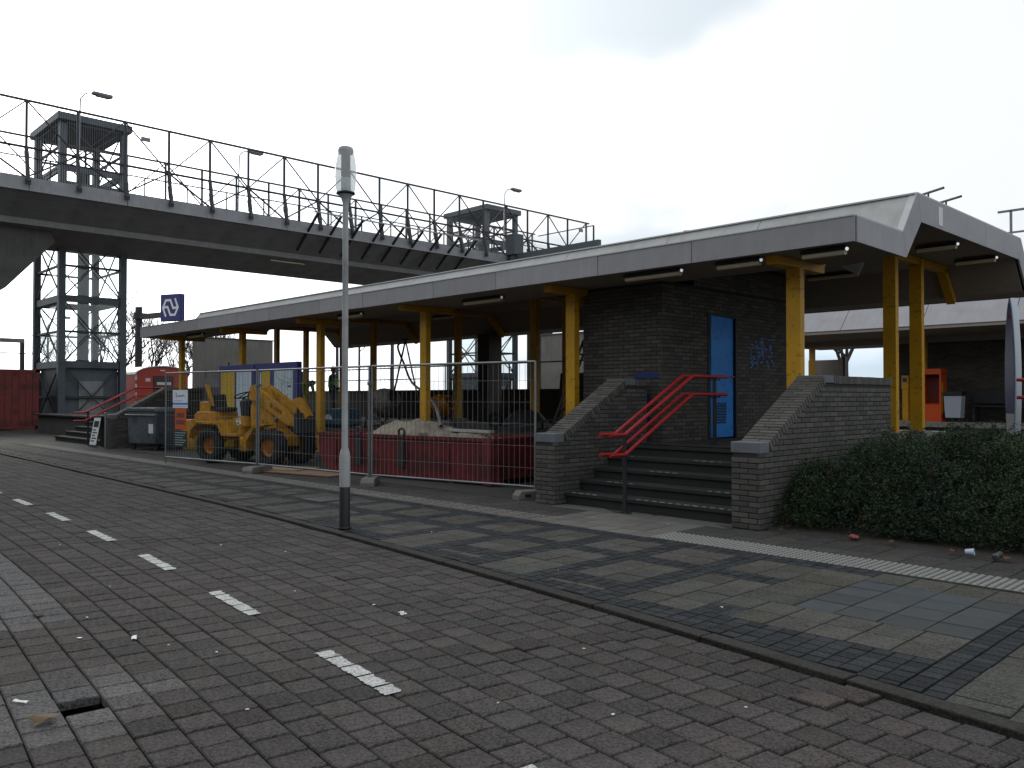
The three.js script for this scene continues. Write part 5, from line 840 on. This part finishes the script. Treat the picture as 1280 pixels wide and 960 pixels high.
// railing behind the canopy, on the way up to the bridge
{ const t = thing('ramp_railing', 'dark railing showing above the canopy roof', 'railing', [0, 0, 0]); obj('top_rail', bar([-30, 11.9, -44], [-24, 11.3, -44], 0.09), M.steel, t); obj('middle_rail', bar([-30, 11.3, -44], [-24, 10.7, -44], 0.06), M.steel, t); for (let i = 0; i < 4; i++) obj('post', bar([-30 + i * 2, 8, -44], [-30 + i * 2, 11.9 - i * 0.2, -44], 0.09), M.steel, t); obj('ramp_deck', bx(7, 0.4, 2.4, -27, 8.0, -45, 0, -0.1), M.girder, t); obj('ramp_leg', bx(0.5, 8.0, 0.5, -27, 3.9, -45), M.concDark, t);
  const r = thing('roof_railing', 'pale double rail above the far end of the canopy', 'railing', [0, 0, 0]); obj('top_rail', bar([-9, 7.9, -32], [3, 7.9, -32], 0.07), M.grey, r); obj('middle_rail', bar([-9, 7.15, -32], [3, 7.15, -32], 0.06), M.grey, r); for (const x of [-8.6, -4.6, -0.6]) obj('post', bar([x, 4.0, -32], [x, 7.9, -32], 0.07), M.grey, r); }
// ---------- shrubs ----------
{
  const top = (x, z) => { const f = Math.min(1, Math.max(0, (-8.88 - z) / 0.75)), e = Math.min(1, Math.max(0, (x + 4.8) / 0.3)); const n = fbm(x * 1.5 + 5, z * 1.5, 4), m = fbm(x * 4.5, z * 4.5 + 8, 2); return (0.1 + 0.70 * Math.pow(f, 0.6) + 0.03 * Math.min(3, Math.max(0, -9.6 - z))) * (0.8 + 0.2 * e) * (0.2 + 1.15 * n + 0.38 * m); };
  const leaf = (() => { const gs = []; for (let i = 0; i < 5; i++) { const s = rr(0.010, 0.017), g = new THREE.BufferGeometry(); const L = s * 1.9; g.setAttribute('position', new THREE.Float32BufferAttribute([0, 0, 0, s * 0.5, L * 0.5, 0.004, 0, L, 0, 0, 0, 0, 0, L, 0, -s * 0.5, L * 0.5, 0.004], 3)); g.computeVertexNormals(); g.rotateX(rr(-1.2, 1.2)); g.rotateZ(rr(-1.5, 1.5)); g.rotateY(rnd() * 6.28); g.translate(rr(-0.014, 0.014), i * 0.01, rr(-0.014, 0.014)); gs.push(g); } return merge(gs); })();
  const N = 105000, im = new THREE.InstancedMesh(leaf, M.leaf, N), c = new THREE.Color(), e = new THREE.Euler(); let k = 0;
  while (k < N) {
    const x = rr(-4.82, 4.3), z = rr(-8.85, -13.3), h = top(x, z); if (rnd() > 0.35 + 0.65 * Math.min(1, Math.max(0, (1.5 - x) / 3))) continue;
    const u = Math.pow(rnd(), 0.38); if (u > 0.45 && fbm(x * 3.4 + 2, z * 3.4 + 7, 3) < 0.41 && rnd() < 0.85) continue; const y = 0.06 + h * u * (1 + 0.06 * rnd()) + (rnd() < 0.09 ? rr(0, 0.2) : 0);
    e.set(rr(-0.9, 0.9), rnd() * 6.28, rr(-0.9, 0.9)); _q.setFromEuler(e); const s = rr(0.8, 1.5);
    im.setMatrixAt(k, _m.compose(V(x, y, z), _q, V(s, s, s)));
    const t = rr(0.5, 1.6), pt = fbm(x * 2.2, z * 2.2 + y * 2, 3); if (rnd() < 0.012) c.setRGB(0.13 * t, 0.05 * t, 0.02 * t); else c.setRGB(0.017 * t * (0.4 + 1.2 * pt), 0.036 * t * (0.6 + 0.8 * pt), 0.011 * t);
    im.setColorAt(k, c); k++;
  }
  im.name = 'evergreen_shrubs'; im.castShadow = im.receiveShadow = true; im.userData = { kind: 'stuff', label: 'dense low dark evergreen shrubs in the bed beside the steps', category: 'shrubs' }; scene.add(im);
  const tw = []; for (let i = 0; i < 900; i++) { const x = rr(-4.8, 2.5), z = rr(-8.95, -13), h = top(x, z), a = rnd() * 6.28; tw.push(tube([x, 0.05, z], [x + 0.16 * Math.cos(a), h * rr(0.8, 1.2) + 0.05, z + 0.16 * Math.sin(a)], 0.004, 0.0018, 4)); }
  const o = obj('shrub_twigs', tw, M.bark); o.userData = { kind: 'stuff', label: 'thin brown twigs of the evergreen shrubs', category: 'twigs' };
}
// ---------- litter ----------
{
  const zk = (x) => centre(x) + KERB;
  const inRoad = [[212, 636], [182, 637]]; let n = 0;
  const mk = (name, label, cat, group, x, y, z, g, m) => { const o = obj(name, g, m); o.position.set(x, y, z); o.rotation.y = rnd() * 6.28; return tag(o, label, cat, group); };
  for (const [x, z] of [[-6.3, -1.95], [-5.8, -1.75], [-5.25, -2.1], [-4.9, -2.25], [-3.9, -1.95], [-7.2, -2.4], [-6.0, -3.4], [-5.2, -3.6], [-3.4, -3.9], [-2.6, -3.2], [-2.2, -3.75], [-8.4, -3.9], [-9.6, -2.7], [-7.6, -4.2], [-3.1, -2.9], [-5.0, -5.4], [-3.3, -5.3], [-6.9, -8.1], [-5.9, -8.3], [-8.9, -6.6], [-7.4, -5.9]]) {
    const r = rr(0.004, 0.011), sh = new THREE.Shape(); for (let i = 0; i < 9; i++) { const a = i / 9 * 6.283, q = r * rr(0.7, 1.3); sh[i ? 'lineTo' : 'moveTo'](q * Math.cos(a) * 1.3, q * Math.sin(a)); }
    const g = new THREE.ExtrudeGeometry(sh, { depth: 0.003, bevelEnabled: false }); g.rotateX(-Math.PI / 2);
    mk('litter_scrap', 'tiny white scrap trodden onto the paving', 'litter', 'white scraps trodden onto the paving', x, z < zk(x) ? PAV + 0.002 : 0.004, z, g, M.white);
  }
  const strip = (L, w, k) => { const g = new THREE.PlaneGeometry(L, w, 6, 2); g.rotateX(-Math.PI / 2); const p = g.attributes.position; for (let i = 0; i < p.count; i++) p.setY(i, k * rnd()); g.computeVertexNormals(); return g; };
  mk('paper_strip', 'crumpled white paper strip beside the missing paver', 'paper', null, -4.78, 0.009, -1.17, strip(0.09, 0.02, 0.01), M.white).rotation.y = 0.5;
  mk('paper_strip', 'torn white paper lying on the road beyond the painted dash', 'paper', null, -5.55, 0.006, -2.0, strip(0.08, 0.03, 0.01), M.white);
  mk('paper_strip', 'crossed scraps of white paper near the painted dashes', 'paper', null, -4.85, 0.006, -3.6, [strip(0.10, 0.025, 0.006), strip(0.08, 0.02, 0.008).rotateY(0.9)], M.white);
  const leafG = (s, curl) => { const sh = new THREE.Shape(); sh.moveTo(0, -0.5); for (const [x, y] of [[.16, -.2], [.42, -.28], [.34, -.02], [.5, .2], [.24, .2], [.16, .45], [0, .62], [-.16, .4], [-.3, .22], [-.5, .16], [-.34, -.06], [-.4, -.3], [-.14, -.2]]) sh.lineTo(x, y); const g = new THREE.ShapeGeometry(sh); g.scale(s, s, s); g.rotateX(-Math.PI / 2); const p = g.attributes.position; for (let i = 0; i < p.count; i++) p.setY(i, curl * Math.abs(p.getX(i)) + 0.01 * rnd()); g.computeVertexNormals(); return g; };
  const lf = mk('fallen_leaf', 'curled yellow brown leaf at the edge of the missing paver', 'leaf', null, -4.40, 0.012, -1.17, leafG(0.14, 0.5), mat(0.22, 0.14, 0.05, 0.8, { side: THREE.DoubleSide, map: T.blot })); lf.rotation.y = 0.7;
  mk('fallen_leaf', 'small dark brown leaf lying alone on the road', 'leaf', null, -6.6, 0.006, -1.72, leafG(0.1, 0.3), mat(0.04, 0.03, 0.02, 0.9, { side: THREE.DoubleSide }));
  for (let i = 0; i < 26; i++) { const x = rr(-4.7, 1.2), z = rr(-8.35, -9.0); mk('fallen_leaf', 'dead brown leaf on the soil along the shrubs', 'leaf', 'dead brown leaves along the shrubs', x, 0.062 + Math.max(0, (-8.65 - z) * 0.14), z, leafG(rr(0.05, 0.1), 0.4), mat(0.1 * rr(0.6, 1.5), 0.05, 0.03, 0.9, { side: THREE.DoubleSide })); }
  mk('crumpled_wrapper', 'crumpled red wrapper at the edge of the shrub bed', 'wrapper', null, -3.85, 0.075, -8.75, (() => { const g = new THREE.IcosahedronGeometry(0.04, 1); const p = g.attributes.position; for (let i = 0; i < p.count; i++) { const k = 0.7 + 0.6 * hash(Math.round(p.getX(i) * 900), Math.round(p.getZ(i) * 900 + p.getY(i) * 500)); p.setXYZ(i, p.getX(i) * k * 1.5, p.getY(i) * k * 0.7, p.getZ(i) * k); } g.computeVertexNormals(); return g; })(), mat(0.3, 0.07, 0.06, 0.6));
  mk('plastic_cup', 'pale blue plastic cup lying against the shrubs', 'cup', null, -2.72, 0.085, -8.6, lathe([[0, 0], [0.024, 0], [0.034, 0.075], [0.032, 0.075], [0.022, 0.005]], 16).rotateX(1.5), mat(0.5, 0.55, 0.72, 0.4, { side: THREE.DoubleSide }));
  mk('drink_can', 'crushed silver can against the shrubs beside the cup', 'can', null, -2.45, 0.08, -8.62, lathe([[0, -0.06], [0.028, -0.06], [0.033, -0.05], [0.027, 0.0], [0.033, 0.05], [0.026, 0.06], [0, 0.058]], 16).rotateX(1.45), M.galv);
}
renderer.render(scene, camera);
